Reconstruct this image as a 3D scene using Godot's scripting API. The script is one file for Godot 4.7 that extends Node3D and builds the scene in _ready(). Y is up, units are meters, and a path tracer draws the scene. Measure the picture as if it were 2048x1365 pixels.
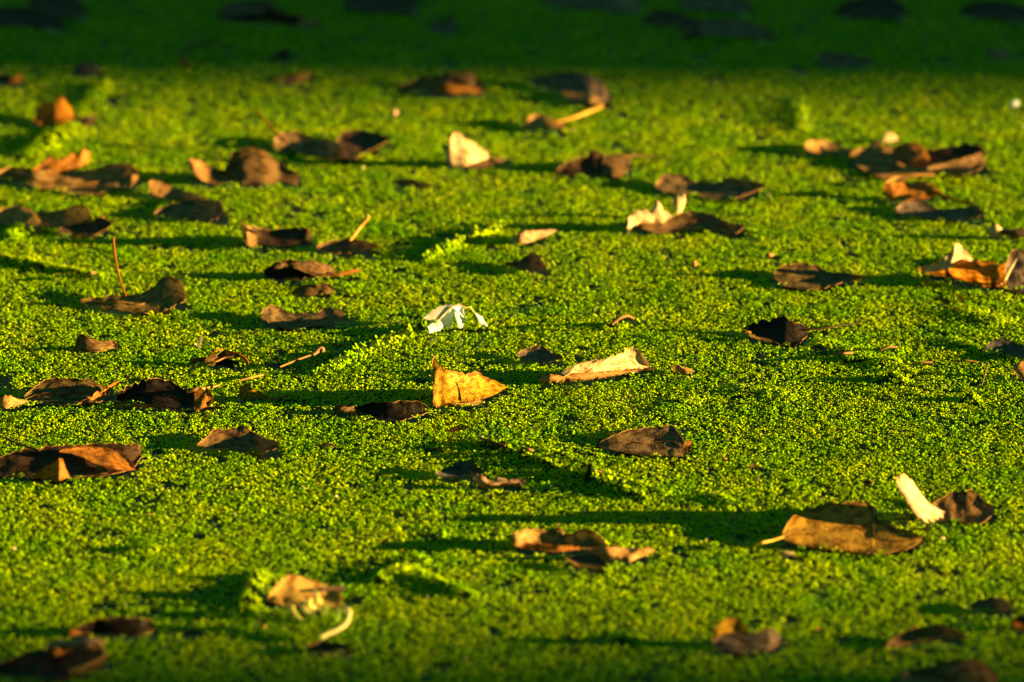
extends Node3D
# A pond covered in duckweed with fallen leaves, in low evening sun. Metres, y up; the water lies at y = 0.

const WEST := -0.95
const EAST := 0.95
const NORTH := -1.5
const SOUTH := 0.98
const CELL := 0.003
var columns := 0
var rows := 0
var relief := PackedFloat32Array()      # height of the duckweed mat on a grid
var taken := PackedByteArray()          # cells where a leaf lies on the mat
var lumps := FastNoiseLite.new()
var swell := FastNoiseLite.new()
var crinkle := FastNoiseLite.new()
var used := {}
var looks := {}
var blade_shapes := {}


func _ready() -> void:
	seed(7)
	# camera
	var eye := Camera3D.new()
	eye.name = "camera"
	var lens := CameraAttributesPhysical.new()
	lens.frustum_focal_length = 200.0
	lens.frustum_focus_distance = 4.41
	lens.frustum_near = 0.1
	lens.frustum_far = 400.0
	lens.exposure_aperture = 5.6
	eye.attributes = lens
	eye.position = Vector3(0, 4.55 * sin(deg_to_rad(18.0)), 4.55 * cos(deg_to_rad(18.0)))
	eye.rotation_degrees = Vector3(-18, 0, 0)
	add_child(eye)
	eye.current = true
	# sky, exposure
	var air := ProceduralSkyMaterial.new()
	air.sky_top_color = Color(0.13, 0.32, 0.25)
	air.sky_horizon_color = Color(0.15, 0.32, 0.25)
	air.sky_curve = 0.2
	air.ground_bottom_color = Color(0.03, 0.05, 0.03)
	air.ground_horizon_color = Color(0.10, 0.13, 0.12)
	air.sky_energy_multiplier = 0.47
	air.ground_energy_multiplier = 0.47
	var dome := Sky.new()
	dome.sky_material = air
	var env := Environment.new()
	env.background_mode = Environment.BG_SKY
	env.sky = dome
	env.tonemap_mode = Environment.TONE_MAPPER_LINEAR
	env.tonemap_exposure = 7.6
	env.sdfgi_enabled = true
	env.ssao_enabled = true
	env.ssil_enabled = true
	var world := WorldEnvironment.new()
	world.name = "world"
	world.environment = env
	add_child(world)
	# low sun from the right
	var sun := DirectionalLight3D.new()
	sun.name = "sun"
	sun.light_energy = 1.6
	sun.light_color = Color(1.0, 0.79, 0.43)
	sun.light_angular_distance = 0.53
	sun.shadow_enabled = true
	sun.sky_mode = DirectionalLight3D.SKY_MODE_LIGHT_ONLY
	sun.rotation_degrees = Vector3(-6.2, 90.0 - 1.5, 0)
	add_child(sun)
	# large structure
	noises()
	make_looks()
	shape_relief()
	cut_leaves()
	pond()
	shore()
	duckweed()
	# fallen leaves and small things
	lay_leaves()
	small_things()


# ---------------------------------------------------------------- helpers

func numbered(called: String) -> String:
	var n: int = used.get(called, 0)
	used[called] = n + 1
	return called if n == 0 else "%s_%03d" % [called, n]


func tag(o: Node, label: String, category: String, group := "", kind := "") -> void:
	if label:
		o.set_meta("label", label)
	if category:
		o.set_meta("category", category)
	if group:
		o.set_meta("group", group)
	if kind:
		o.set_meta("kind", kind)


func thing(called: String, at: Vector3) -> Node3D:
	var o := Node3D.new()
	o.name = numbered(called)
	o.position = at
	add_child(o)
	return o


func part(called: String, mesh: Mesh, material: Material, parent: Node) -> MeshInstance3D:
	var o := MeshInstance3D.new()
	o.name = numbered(called) if parent == self else called
	o.mesh = mesh
	o.material_override = material
	parent.add_child(o, true)
	return o


func noises() -> void:
	lumps.seed = 3
	lumps.frequency = 55.0
	lumps.fractal_octaves = 2
	swell.seed = 11
	swell.frequency = 9.0
	swell.fractal_octaves = 3
	crinkle.seed = 21
	crinkle.frequency = 60.0
	crinkle.fractal_octaves = 3


func matte(color: Color, rough := 0.6, glow_through := 0.0) -> StandardMaterial3D:
	var m := StandardMaterial3D.new()
	m.albedo_color = color.linear_to_srgb()
	m.roughness = rough
	m.metallic_specular = 0.2
	if glow_through > 0.0:
		m.backlight_enabled = true
		m.backlight = Color(glow_through, glow_through, glow_through).linear_to_srgb()
	return m


# Blotches and veins of a dead leaf: u runs along the midrib, v across it.
func leaf_skin(number: int, blotch: Color, amount: float, edge_dark: float) -> Array:
	var wide := 320
	var high := 200
	var a := FastNoiseLite.new()
	a.seed = 40 + number
	a.frequency = 0.018 if number != 2 else 0.024
	a.fractal_octaves = 4
	var b := FastNoiseLite.new()
	b.seed = 80 + number
	b.frequency = 0.11
	b.fractal_octaves = 2
	var skin := Image.create(wide, high, false, Image.FORMAT_RGB8)
	var bump := Image.create(wide, high, false, Image.FORMAT_RGB8)
	for y in high:
		for x in wide:
			var u := float(x) / wide
			var v := float(y) / high - 0.5
			var n := a.get_noise_2d(x, y)
			var f := b.get_noise_2d(x, y)
			var side := absf(fposmod((u - absf(v) * 0.75 + n * 0.03) * 7.0, 1.0) - 0.5) * 2.0
			var vein := smoothstep(0.86, 0.99, side) * (1.0 - absf(v) * 1.2)
			vein = maxf(vein, smoothstep(0.022, 0.008, absf(v + n * 0.012)))
			var net := smoothstep(0.1, 0.0, absf(f)) * 0.35
			var c := Color(1, 1, 1).lerp(blotch, clampf(smoothstep(0.0, 0.35, n + f * 0.25) * amount, 0, 1))
			c = c * (0.95 + f * 0.38)
			c = c.lerp(Color(blotch.r * 0.7, blotch.g * 0.65, blotch.b * 0.6), edge_dark * smoothstep(0.36, 0.5, absf(v) + n * 0.1))
			c = c.lerp(Color(1.0, 0.97, 0.88), vein * 0.4)
			skin.set_pixel(x, y, Color(clampf(c.r, 0, 1), clampf(c.g, 0, 1), clampf(c.b, 0, 1)))
			var h := clampf(0.4 + vein * 0.4 + net * 0.5 + f * 0.25 + n * 0.2, 0, 1)
			bump.set_pixel(x, y, Color(h, h, h))
	return [ImageTexture.create_from_image(skin), ImageTexture.create_from_image(bump)]


func make_looks() -> void:
	var wet := leaf_skin(1, Color(0.50, 0.44, 0.42), 0.7, 0.4)
	var ripe := leaf_skin(2, Color(0.52, 0.40, 0.24), 0.65, 0.5)
	var dry := leaf_skin(3, Color(0.72, 0.58, 0.44), 0.7, 0.3)
	var table := {
		"brown": [Color(0.19, 0.12, 0.06), wet, 0.5, 0.12],
		"bark_olive": [Color(0.15, 0.105, 0.045), wet, 0.42, 0.05],
		"gold_olive": [Color(0.36, 0.225, 0.035), ripe, 0.5, 0.25],
		"umber": [Color(0.20, 0.14, 0.08), wet, 0.45, 0.1],
		"buff_brown": [Color(0.30, 0.19, 0.08), dry, 0.5, 0.15],
		"buff": [Color(0.52, 0.36, 0.11), dry, 0.6, 0.3],
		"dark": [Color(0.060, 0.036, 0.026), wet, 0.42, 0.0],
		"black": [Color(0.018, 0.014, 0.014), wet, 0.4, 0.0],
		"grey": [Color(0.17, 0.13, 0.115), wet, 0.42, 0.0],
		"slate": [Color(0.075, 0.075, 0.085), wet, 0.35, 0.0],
		"olive": [Color(0.27, 0.19, 0.065), ripe, 0.5, 0.25],
		"yellow": [Color(0.42, 0.255, 0.016), ripe, 0.5, 0.4],
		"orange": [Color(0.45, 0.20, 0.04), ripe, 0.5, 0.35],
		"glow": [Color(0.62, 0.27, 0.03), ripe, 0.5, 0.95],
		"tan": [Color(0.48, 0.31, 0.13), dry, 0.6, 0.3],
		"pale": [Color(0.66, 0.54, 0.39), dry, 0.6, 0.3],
		"pink": [Color(0.46, 0.30, 0.22), dry, 0.55, 0.2],
		"white": [Color(0.46, 0.62, 0.74), null, 0.7, 0.3],
		"straw": [Color(0.58, 0.36, 0.07), null, 0.5, 0.2],
		"twig": [Color(0.17, 0.10, 0.055), null, 0.7, 0.0],
		"green": [Color(0.20, 0.34, 0.03), null, 0.45, 0.4],
		"cream": [Color(0.74, 0.70, 0.36), null, 0.5, 0.4],
		"lime": [Color(0.52, 0.52, 0.14), null, 0.45, 0.4],
	}
	for k in table:
		var row: Array = table[k]
		var m := matte(row[0], row[2], row[3])
		m.resource_name = k
		if row[1] != null:
			m.albedo_texture = row[1][0]
			m.heightmap_enabled = true
			m.heightmap_texture = row[1][1]
			m.heightmap_scale = 0.06
		looks[k] = m


# ---------------------------------------------------------------- the mat of duckweed

func shape_relief() -> void:
	columns = int(round((EAST - WEST) / CELL)) + 1
	rows = int(round((SOUTH - NORTH) / CELL)) + 1
	relief.resize(columns * rows)
	taken.resize(columns * rows)
	for j in rows:
		var z := NORTH + j * CELL
		for i in columns:
			var x := WEST + i * CELL
			relief[j * columns + i] = 0.0008 + 0.0003 * lumps.get_noise_2d(x, z) + 0.0009 * swell.get_noise_2d(x, z)
	# twigs and roots under the mat push it up: [x1, z1, x2, z2, height, half width] in millimetres
	for r in [
		[-154, 90, -65, -41, 8, 3.4],
		[-73, -216, -5, -314, 8, 3.6],
		[-26, 252, 8, 283, 6.5, 2.6],
		[6, 281, 28, 312, 7, 2.6],
		[27, 309, 62, 345, 7.5, 2.8],
		[58, 340, 96, 381, 8, 3.2],
		[8, 258, 40, 283, 2.2, 2.6],
		[38, 281, 69, 327, 2.4, 2.6],
		[68, 321, 113, 371, 2.4, 3],
		[-185, 612, -181, 548, 8, 6],
		[261, -605, 262, -716, 4.2, 4.5],
		[-96, 558, -66, 513, 6.5, 5.1],
		[-67, 545, -29, 587, 5.0, 5.1],
		[294, 100, 305, 110, 6.5, 6.0],
		[349, 153, 355, 153, 5.8, 4.2],
		[77, -27, 100, -46, 5.0, 5.1],
		[-429, -537, -399, -610, 7.2, 11.9],
		[-389, -697, -379, -757, 5.8, 6.8],
		[-437, -226, -343, -167, 4.3, 6.0],
		[249, 16, 306, 74, 3.6, 11.9],
		[263, 57, 276, 47, 5.0, 5.1],
		[296, 37, 308, 30, 4.3, 5.1],
		[350, 5, 409, 62, 4.3, 5.1],
		[59, 245, 113, 222, 1.4, 10.2],
		[177, 128, 208, 140, 2.9, 11.9],
		[118, 177, 138, 153, 2.9, 11.9],
		[150, 375, 160, 397, 4.3, 5.1],
		[-56, 461, -50, 466, 5.8, 6.0],
		[74, 670, 81, 673, 5.8, 6.0],
		[-270, 494, -260, 489, 5.0, 6.0],
		[186, -307, 200, -296, 3.6, 5.1],
		[-425, -280, -418, -302, 5.8, 6.8],
		[-252, -561, -247, -558, 3.6, 3.4],
		[-179, -160, -133, -139, 2.2, 10.2],
		[364, -75, 386, -49, 3.6, 13.6],
		[-187, 154, -164, 149, 3.6, 5.1],
	]:
		var a := Vector2(r[0], r[1]) / 1000.0
		var b := Vector2(r[2], r[3]) / 1000.0
		var high: float = r[4] / 1000.0
		var wide: float = r[5] / 1000.0
		var reach := wide * 2.6
		for j in range(maxi(0, int((minf(a.y, b.y) - reach - NORTH) / CELL)), mini(rows, int((maxf(a.y, b.y) + reach - NORTH) / CELL) + 1)):
			for i in range(maxi(0, int((minf(a.x, b.x) - reach - WEST) / CELL)), mini(columns, int((maxf(a.x, b.x) + reach - WEST) / CELL) + 1)):
				var p := Vector2(WEST + i * CELL, NORTH + j * CELL)
				var t := clampf((p - a).dot(b - a) / maxf((b - a).length_squared(), 1e-9), 0, 1)
				var q := a.lerp(b, t)
				var wander := lumps.get_noise_2d(q.x * 1.3 + 5.0, q.y * 1.3)
				var d := (p - q).length() + wander * wide * 0.3
				var h := high * (0.5 + 0.2 * sin(t * PI) + 1.3 * maxf(0.0, lumps.get_noise_2d(q.x * 2.6 + 9.0, q.y * 2.6) + 0.12)) * exp(-d * d / (wide * wide))
				relief[j * columns + i] += h


func mat_height(x: float, z: float) -> float:
	var fx := clampf((x - WEST) / CELL, 0, columns - 1.001)
	var fz := clampf((z - NORTH) / CELL, 0, rows - 1.001)
	var i := int(fx)
	var j := int(fz)
	fx -= i
	fz -= j
	var k := j * columns + i
	return lerpf(lerpf(relief[k], relief[k + 1], fx), lerpf(relief[k + columns], relief[k + columns + 1], fx), fz)


func pond() -> void:
	var water := matte(Color(0.012, 0.022, 0.006), 0.12)
	water.resource_name = "murky_water"
	var sheet := PlaneMesh.new()
	sheet.size = Vector2(300, 300)
	var o := part("pond_water", sheet, water, self)
	o.position = Vector3(0, -0.012, 0)
	tag(o, "dark murky pond water under the duckweed", "water", "", "structure")
	# farther off the mat is a plain green sheet, with a hole where the single fronds are
	var green := matte(Color(0.16, 0.30, 0.003), 0.7)
	green.resource_name = "far_duckweed"
	var noise := FastNoiseLite.new()
	noise.frequency = 0.08
	noise.fractal_octaves = 4
	var speckle := NoiseTexture2D.new()
	speckle.width = 256
	speckle.height = 256
	speckle.seamless = true
	speckle.noise = noise
	green.heightmap_enabled = true
	green.heightmap_texture = speckle
	green.heightmap_scale = 0.4
	green.uv1_triplanar = true
	green.uv1_world_triplanar = true
	green.uv1_scale = Vector3(6, 6, 6)
	var st := SurfaceTool.new()
	st.begin(Mesh.PRIMITIVE_TRIANGLES)
	var xs := [-14.0, WEST, EAST, 10.6]
	var zs := [-22.0, NORTH, SOUTH, 9.0]
	for j in 3:
		for i in 3:
			if i == 1 and j == 1:
				continue
			quad(st, Vector3(xs[i], 0, zs[j]), Vector3(xs[i + 1], 0, zs[j]), Vector3(xs[i + 1], 0, zs[j + 1]), Vector3(xs[i], 0, zs[j + 1]))
	st.generate_normals()
	tag(part("duckweed_sheet", st.commit(), green, self), "even green duckweed reaching across the rest of the pond", "duckweed", "", "stuff")
	# the wet underside of the mat: roots and shaded fronds between those on top
	var v := PackedVector3Array()
	var n := PackedVector3Array()
	var f := PackedInt32Array()
	v.resize(columns * rows)
	n.resize(columns * rows)
	for j in rows:
		for i in columns:
			var k := j * columns + i
			var i0 := maxi(i - 1, 0)
			var i1 := mini(i + 1, columns - 1)
			var j0 := maxi(j - 1, 0)
			var j1 := mini(j + 1, rows - 1)
			v[k] = Vector3(WEST + i * CELL, relief[k] - 0.0012, NORTH + j * CELL)
			n[k] = Vector3((relief[j * columns + i0] - relief[j * columns + i1]) / ((i1 - i0) * CELL), 1, (relief[j0 * columns + i] - relief[j1 * columns + i]) / ((j1 - j0) * CELL)).normalized()
	f.resize((columns - 1) * (rows - 1) * 6)
	var w := 0
	for j in rows - 1:
		for i in columns - 1:
			var k := j * columns + i
			for c in [k, k + 1, k + columns, k + 1, k + columns + 1, k + columns]:
				f[w] = c
				w += 1
	var arrays := []
	arrays.resize(Mesh.ARRAY_MAX)
	arrays[Mesh.ARRAY_VERTEX] = v
	arrays[Mesh.ARRAY_NORMAL] = n
	arrays[Mesh.ARRAY_INDEX] = f
	var mat := ArrayMesh.new()
	mat.add_surface_from_arrays(Mesh.PRIMITIVE_TRIANGLES, arrays)
	var under := matte(Color(0.012, 0.030, 0.003), 0.18)
	under.resource_name = "wet_mat"
	tag(part("duckweed_mat", mat, under, self), "wet dark underside of the duckweed mat between its fronds", "duckweed", "", "stuff")


func quad(st: SurfaceTool, a: Vector3, b: Vector3, c: Vector3, d: Vector3) -> void:
	for p in [a, b, c, a, c, d]:
		st.set_uv(Vector2(p.x, p.z))
		st.add_vertex(p)


# A clump of small round fronds, each a shallow dome tilted its own way.
func frond_clump(rng: RandomNumberGenerator, count: int) -> ArrayMesh:
	var v := PackedVector3Array()
	var n := PackedVector3Array()
	var f := PackedInt32Array()
	var tones := PackedColorArray()
	for k in count:
		var r := 0.0043 * sqrt(rng.randf())
		var turn := rng.randf() * TAU
		var at := Vector3(r * cos(turn), rng.randf_range(0.0, 0.0013), r * sin(turn))
		var size := rng.randf_range(0.0007, 0.0012)
		var lean := Basis(Vector3(rng.randf_range(-1, 1), 0, rng.randf_range(-1, 1)).normalized(), absf(rng.randfn(0.0, 0.36)))
		var round_ := lean * Basis(Vector3.UP, rng.randf() * TAU)
		var first := v.size()
		var dome := rng.randf_range(0.25, 0.5)
		var young := rng.randf()
		var tone := Color(lerpf(0.55, 1.15, young), lerpf(0.72, 1.05, young), 1.0)
		for c in 8:
			tones.append(tone)
		v.append(at + round_ * Vector3(0, size * dome, 0))
		n.append(round_ * Vector3.UP)
		for c in 7:
			var a := TAU * c / 7.0
			var d := Vector3(cos(a), 0, 0.78 * sin(a))
			v.append(at + round_ * (d * size))
			n.append((round_ * (d * 0.8 + Vector3.UP)).normalized())
			f.append_array([first, first + 1 + c, first + 1 + (c + 1) % 7])
	var arrays := []
	arrays.resize(Mesh.ARRAY_MAX)
	arrays[Mesh.ARRAY_VERTEX] = v
	arrays[Mesh.ARRAY_NORMAL] = n
	arrays[Mesh.ARRAY_COLOR] = tones
	arrays[Mesh.ARRAY_INDEX] = f
	var m := ArrayMesh.new()
	m.add_surface_from_arrays(Mesh.PRIMITIVE_TRIANGLES, arrays)
	return m


func duckweed() -> void:
	var rng := RandomNumberGenerator.new()
	rng.seed = 5
	var look := matte(Color(1, 1, 1), 0.5, 0.16)
	look.vertex_color_use_as_albedo = true
	look.metallic_specular = 0.0
	look.resource_name = "duckweed"
	var tint := FastNoiseLite.new()
	tint.seed = 9
	tint.frequency = 14.0
	tint.fractal_octaves = 3
	var carpet := Node3D.new()
	carpet.name = "duckweed"
	tag(carpet, "bright green duckweed covering the whole pond", "duckweed", "", "stuff")
	add_child(carpet)
	const KINDS := 6
	var kinds := []
	for k in KINDS:
		kinds.append(PackedFloat32Array())
	var step := 0.0049
	var z := NORTH
	while z < SOUTH:
		var x := WEST
		while x < EAST:
			var px := x + rng.randf_range(-0.5, 0.5) * step
			var pz := z + rng.randf_range(-0.5, 0.5) * step
			x += step
			var turn := rng.randf() * TAU
			var scale := rng.randf_range(0.85, 1.2)
			var pick := rng.randi() % KINDS
			var g := tint.get_noise_2d(px, pz) * 0.9 + rng.randfn(0.0, 0.08)
			var i := clampi(int((px - WEST) / CELL), 0, columns - 1)
			var j := clampi(int((pz - NORTH) / CELL), 0, rows - 1)
			var beside := taken[j * columns + mini(i + 1, columns - 1)] + taken[j * columns + maxi(i - 1, 0)] + taken[mini(j + 1, rows - 1) * columns + i]
			var lies_on := 0.0
			if taken[j * columns + i]:
				if beside == 3 or rng.randf() > 0.22:
					continue
				lies_on = 0.0024
			elif beside > 0 and rng.randf() < 0.3:
				continue
			var hole := swell.get_noise_2d(px * 2.1 + 3.0, pz * 2.1)
			if hole > 0.42 and rng.randf() < 0.75:
				continue
			var y := mat_height(px, pz)
			var dx := (mat_height(px + 0.003, pz) - mat_height(px - 0.003, pz)) / 0.006
			var dz := (mat_height(px, pz + 0.003) - mat_height(px, pz - 0.003)) / 0.006
			var b := Basis(Vector3(dz, 0, -dx).normalized() if absf(dx) + absf(dz) > 0.001 else Vector3.RIGHT, -atan(Vector2(dx, dz).length())) * Basis(Vector3.UP, turn) * scale
			var c := Color(0.135, 0.45, 0.0).lerp(Color(0.55, 0.70, 0.001), clampf(0.45 + g * 0.5, 0, 1))
			kinds[pick].append_array([b.x.x, b.y.x, b.z.x, px, b.x.y, b.y.y, b.z.y, y + lies_on, b.x.z, b.y.z, b.z.z, pz, c.r, c.g, c.b, 1.0])
		z += step
	for k in KINDS:
		var many := MultiMesh.new()
		many.transform_format = MultiMesh.TRANSFORM_3D
		many.use_colors = true
		many.mesh = frond_clump(rng, 9)
		many.instance_count = kinds[k].size() / 16
		many.buffer = kinds[k]
		var o := MultiMeshInstance3D.new()
		o.name = "fronds"
		o.multimesh = many
		o.material_override = look
		o.set_meta("kind", "stuff")
		carpet.add_child(o, true)


# ---------------------------------------------------------------- the bank with the trees whose shade falls on the pond

func shore() -> void:
	var soil := matte(Color(0.05, 0.06, 0.025), 0.9)
	soil.resource_name = "bank_soil"
	var st := SurfaceTool.new()
	st.begin(Mesh.PRIMITIVE_TRIANGLES)
	var xs := [10.4, 11.2, 12.5, 16.0, 40.0]
	var ys := [-0.3, 0.15, 0.35, 0.45, 0.6]
	for i in 4:
		for j in 20:
			var z0 := -50.0 + j * 5.0
			quad(st, Vector3(xs[i] + bay(z0), ys[i], z0), Vector3(xs[i + 1] + bay(z0), ys[i + 1], z0), Vector3(xs[i + 1] + bay(z0 + 5.0), ys[i + 1], z0 + 5.0), Vector3(xs[i] + bay(z0 + 5.0), ys[i], z0 + 5.0))
	st.generate_normals()
	tag(part("bank", st.commit(), soil, self), "grassy bank along the right side of the pond", "bank", "", "structure")
	for t in [
		[25.0, -0.52, 0.55, "thick grey tree trunk on the bank, farther of the two from the viewer"],
		[26.0, 1.76, 0.52, "thick grey tree trunk on the bank, set back behind the first"],
	]:
		tree(Vector3(t[0], 0.3, t[1]), t[2], t[3])


func bay(z: float) -> float:
	return 0.25 * sin(z * 0.4) + 0.15 * sin(z * 1.1)


func tree(at: Vector3, radius: float, label: String) -> void:
	var rng := RandomNumberGenerator.new()
	rng.seed = int(absf(at.z) * 100)
	var root := thing("tree", at)
	tag(root, label, "tree", "trees on the bank")
	var bark := matte(Color(0.10, 0.075, 0.05), 0.9)
	var spine := []
	for k in 9:
		var t := k / 8.0
		spine.append([Vector3(0.05 * sin(t * 5.0), t * 9.0 - 0.3, 0.0), radius * (1.0 - 0.6 * t) * (1.0 + 0.25 * exp(-t * 30.0))])
	part("trunk", tube(spine, 12), bark, root)
	for k in 7:
		var a := k * 2.4
		var low := Vector3(0, 4.5 + k * 0.6, 0)
		var out := Vector3(cos(a), 0.75, sin(a))
		part("limb", tube([[low, radius * 0.4], [low + out * 1.2, radius * 0.25], [low + out * 2.6 + Vector3(0, 0.3, 0), 0.03]], 7), bark, root)
	var leafy := matte(Color(0.09, 0.10, 0.02), 0.6, 0.3)
	var many := MultiMesh.new()
	many.transform_format = MultiMesh.TRANSFORM_3D
	var st := SurfaceTool.new()
	st.begin(Mesh.PRIMITIVE_TRIANGLES)
	for k in 9:
		var c := Vector3(rng.randf_range(-0.3, 0.3), rng.randf_range(-0.3, 0.3), rng.randf_range(-0.3, 0.3))
		var b := Basis.from_euler(Vector3(rng.randf() * 6, rng.randf() * 6, rng.randf() * 6)) * 0.11
		quad(st, c - b.x, c + b.z, c + b.x, c - b.z)
	st.generate_normals()
	many.mesh = st.commit()
	many.instance_count = 700
	for k in 700:
		var d := Vector3(rng.randfn(), rng.randfn() * 0.8, rng.randfn()).limit_length(2.4) * 1.25
		many.set_instance_transform(k, Transform3D(Basis.from_euler(Vector3(rng.randf() * 6, rng.randf() * 6, 0)), Vector3(0, 7.6, 0) + d))
	var crown := MultiMeshInstance3D.new()
	crown.name = "crown"
	crown.multimesh = many
	crown.material_override = leafy
	crown.set_meta("kind", "stuff")
	root.add_child(crown, true)


# ---------------------------------------------------------------- shapes

# A round tube through [[point, radius], ...].
func tube(spine: Array, sides := 7) -> ArrayMesh:
	var v := PackedVector3Array()
	var n := PackedVector3Array()
	var f := PackedInt32Array()
	var across := Vector3.ZERO
	for k in spine.size():
		var p: Vector3 = spine[k][0]
		var before: Vector3 = spine[maxi(k - 1, 0)][0]
		var after: Vector3 = spine[mini(k + 1, spine.size() - 1)][0]
		var along := (after - before).normalized()
		if across == Vector3.ZERO:
			across = along.cross(Vector3.UP if absf(along.y) < 0.9 else Vector3.RIGHT).normalized()
		across = (across - along * across.dot(along)).normalized()
		var third := along.cross(across)
		for s in sides:
			var d := across * cos(TAU * s / sides) + third * sin(TAU * s / sides)
			var r: float = spine[k][1]
			v.append(p + d * r)
			n.append(d)
			if k:
				var a := (k - 1) * sides + s
				var b := (k - 1) * sides + (s + 1) % sides
				f.append_array([a, a + sides, b, b, a + sides, b + sides])
	for end in [0, spine.size() - 1]:
		var c := v.size()
		var along: Vector3 = (spine[0][0] - spine[1][0]).normalized() if end == 0 else (spine[end][0] - spine[end - 1][0]).normalized()
		v.append(spine[end][0] + along * spine[end][1] * 0.5)
		n.append(along)
		for s in sides:
			var a: int = end * sides + s
			var b: int = end * sides + (s + 1) % sides
			f.append_array([c, a, b] if end == 0 else [c, b, a])
	var arrays := []
	arrays.resize(Mesh.ARRAY_MAX)
	arrays[Mesh.ARRAY_VERTEX] = v
	arrays[Mesh.ARRAY_NORMAL] = n
	arrays[Mesh.ARRAY_INDEX] = f
	var m := ArrayMesh.new()
	m.add_surface_from_arrays(Mesh.PRIMITIVE_TRIANGLES, arrays)
	return m


func smooth_line(points: Array, t: float) -> Vector3:
	var k := clampf(t, 0, 1) * (points.size() - 1)
	var i := mini(int(k), points.size() - 2)
	var a: Vector3 = points[maxi(i - 1, 0)]
	var b: Vector3 = points[i]
	var c: Vector3 = points[i + 1]
	var d: Vector3 = points[mini(i + 2, points.size() - 1)]
	return b.cubic_interpolate(c, a, d, k - i).lerp(b.lerp(c, k - i), 0.45)


# Grid of points of a leaf blade. ribs: [far x, y, z, near x, y, z, sag] in millimetres, one row per cut across the blade.
func blade_grid(ribs: Array, wrinkle: float, teeth: float, number: int) -> Array:
	var far := []
	var near := []
	var sag := []
	for r in ribs:
		far.append(Vector3(r[0], r[1], r[2]) / 1000.0)
		near.append(Vector3(r[3], r[4], r[5]) / 1000.0)
		sag.append(Vector3(r[6], 0, 0) / 1000.0)
	var span: float = (far[0].lerp(near[0], 0.5) - far[-1].lerp(near[-1], 0.5)).length()
	var nu := clampi(int(span / 0.0018), 10, 48)
	var nv := clampi(nu / 2, 6, 16)
	var grid := []
	for i in nu + 1:
		var u := float(i) / nu
		var a := smooth_line(far, u)
		var b := smooth_line(near, u)
		var along := smooth_line(far, u + 0.03) + smooth_line(near, u + 0.03) - smooth_line(far, u - 0.03) - smooth_line(near, u - 0.03)
		var up := along.cross(a - b)
		up = up.normalized() if up.length() > 1e-9 else Vector3.UP
		var wide := (a - b).length()
		var push: float = smooth_line(sag, u).x
		var out := (a - b).normalized()
		var tooth_a := crinkle.get_noise_2d(u * span * 7.0, number * 3.7) + 0.5 * absf(fposmod(u * span / 0.0032, 1.0) - 0.5)
		var tooth_b := crinkle.get_noise_2d(u * span * 7.0, number * 3.7 + 9.0) + 0.5 * absf(fposmod(u * span / 0.0032 + 0.4, 1.0) - 0.5)
		var ends := clampf(minf(u, 1.0 - u) * 8.0, 0.15, 1.0)
		var torn_a := crinkle.get_noise_2d(u * span * 1.7 + 31.0, number * 5.1)
		var torn_b := crinkle.get_noise_2d(u * span * 1.7 + 57.0, number * 5.1)
		var bite := minf(0.006, wide * 0.24) * ends * minf(teeth, 1.0)
		a += out * bite * (0.45 - 1.7 * absf(torn_a))
		b -= out * bite * (0.45 - 1.7 * absf(torn_b))
		a += out * teeth * 0.0022 * tooth_a * ends
		b -= out * teeth * 0.0022 * tooth_b * ends
		var line := []
		for j in nv + 1:
			var v := float(j) / nv
			var bow := 4.0 * v * (1.0 - v)
			var p := a.lerp(b, v) + up * push * bow
			var w := crinkle.get_noise_3d(p.x * 0.9 + number * 1.3, p.y * 0.9, p.z * 0.6) + 0.6 * crinkle.get_noise_3d(p.x * 0.3 + number, p.y * 0.3, p.z * 0.3 + 7.0)
			p += up * w * wrinkle * 0.0010 * minf(1.0, wide / 0.012) * (0.45 + 0.55 * bow)
			line.append(p)
		grid.append(line)
	return grid


func blade_mesh(grid: Array, at: Vector3) -> ArrayMesh:
	var nu := grid.size()
	var nv: int = grid[0].size()
	var v := PackedVector3Array()
	var n := PackedVector3Array()
	var uv := PackedVector2Array()
	var f := PackedInt32Array()
	for i in nu:
		for j in nv:
			v.append(grid[i][j] - at)
			uv.append(Vector2(float(i) / (nu - 1), float(j) / (nv - 1)))
			var du: Vector3 = grid[mini(i + 1, nu - 1)][j] - grid[maxi(i - 1, 0)][j]
			var dv: Vector3 = grid[i][mini(j + 1, nv - 1)] - grid[i][maxi(j - 1, 0)]
			var c := dv.cross(du)
			n.append(c.normalized() if c.length() > 1e-12 else Vector3.UP)
			if i < nu - 1 and j < nv - 1:
				var k := i * nv + j
				f.append_array([k, k + nv, k + 1, k + 1, k + nv, k + nv + 1])
	var arrays := []
	arrays.resize(Mesh.ARRAY_MAX)
	arrays[Mesh.ARRAY_VERTEX] = v
	arrays[Mesh.ARRAY_NORMAL] = n
	arrays[Mesh.ARRAY_TEX_UV] = uv
	arrays[Mesh.ARRAY_INDEX] = f
	var m := ArrayMesh.new()
	m.add_surface_from_arrays(Mesh.PRIMITIVE_TRIANGLES, arrays)
	return m


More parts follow.
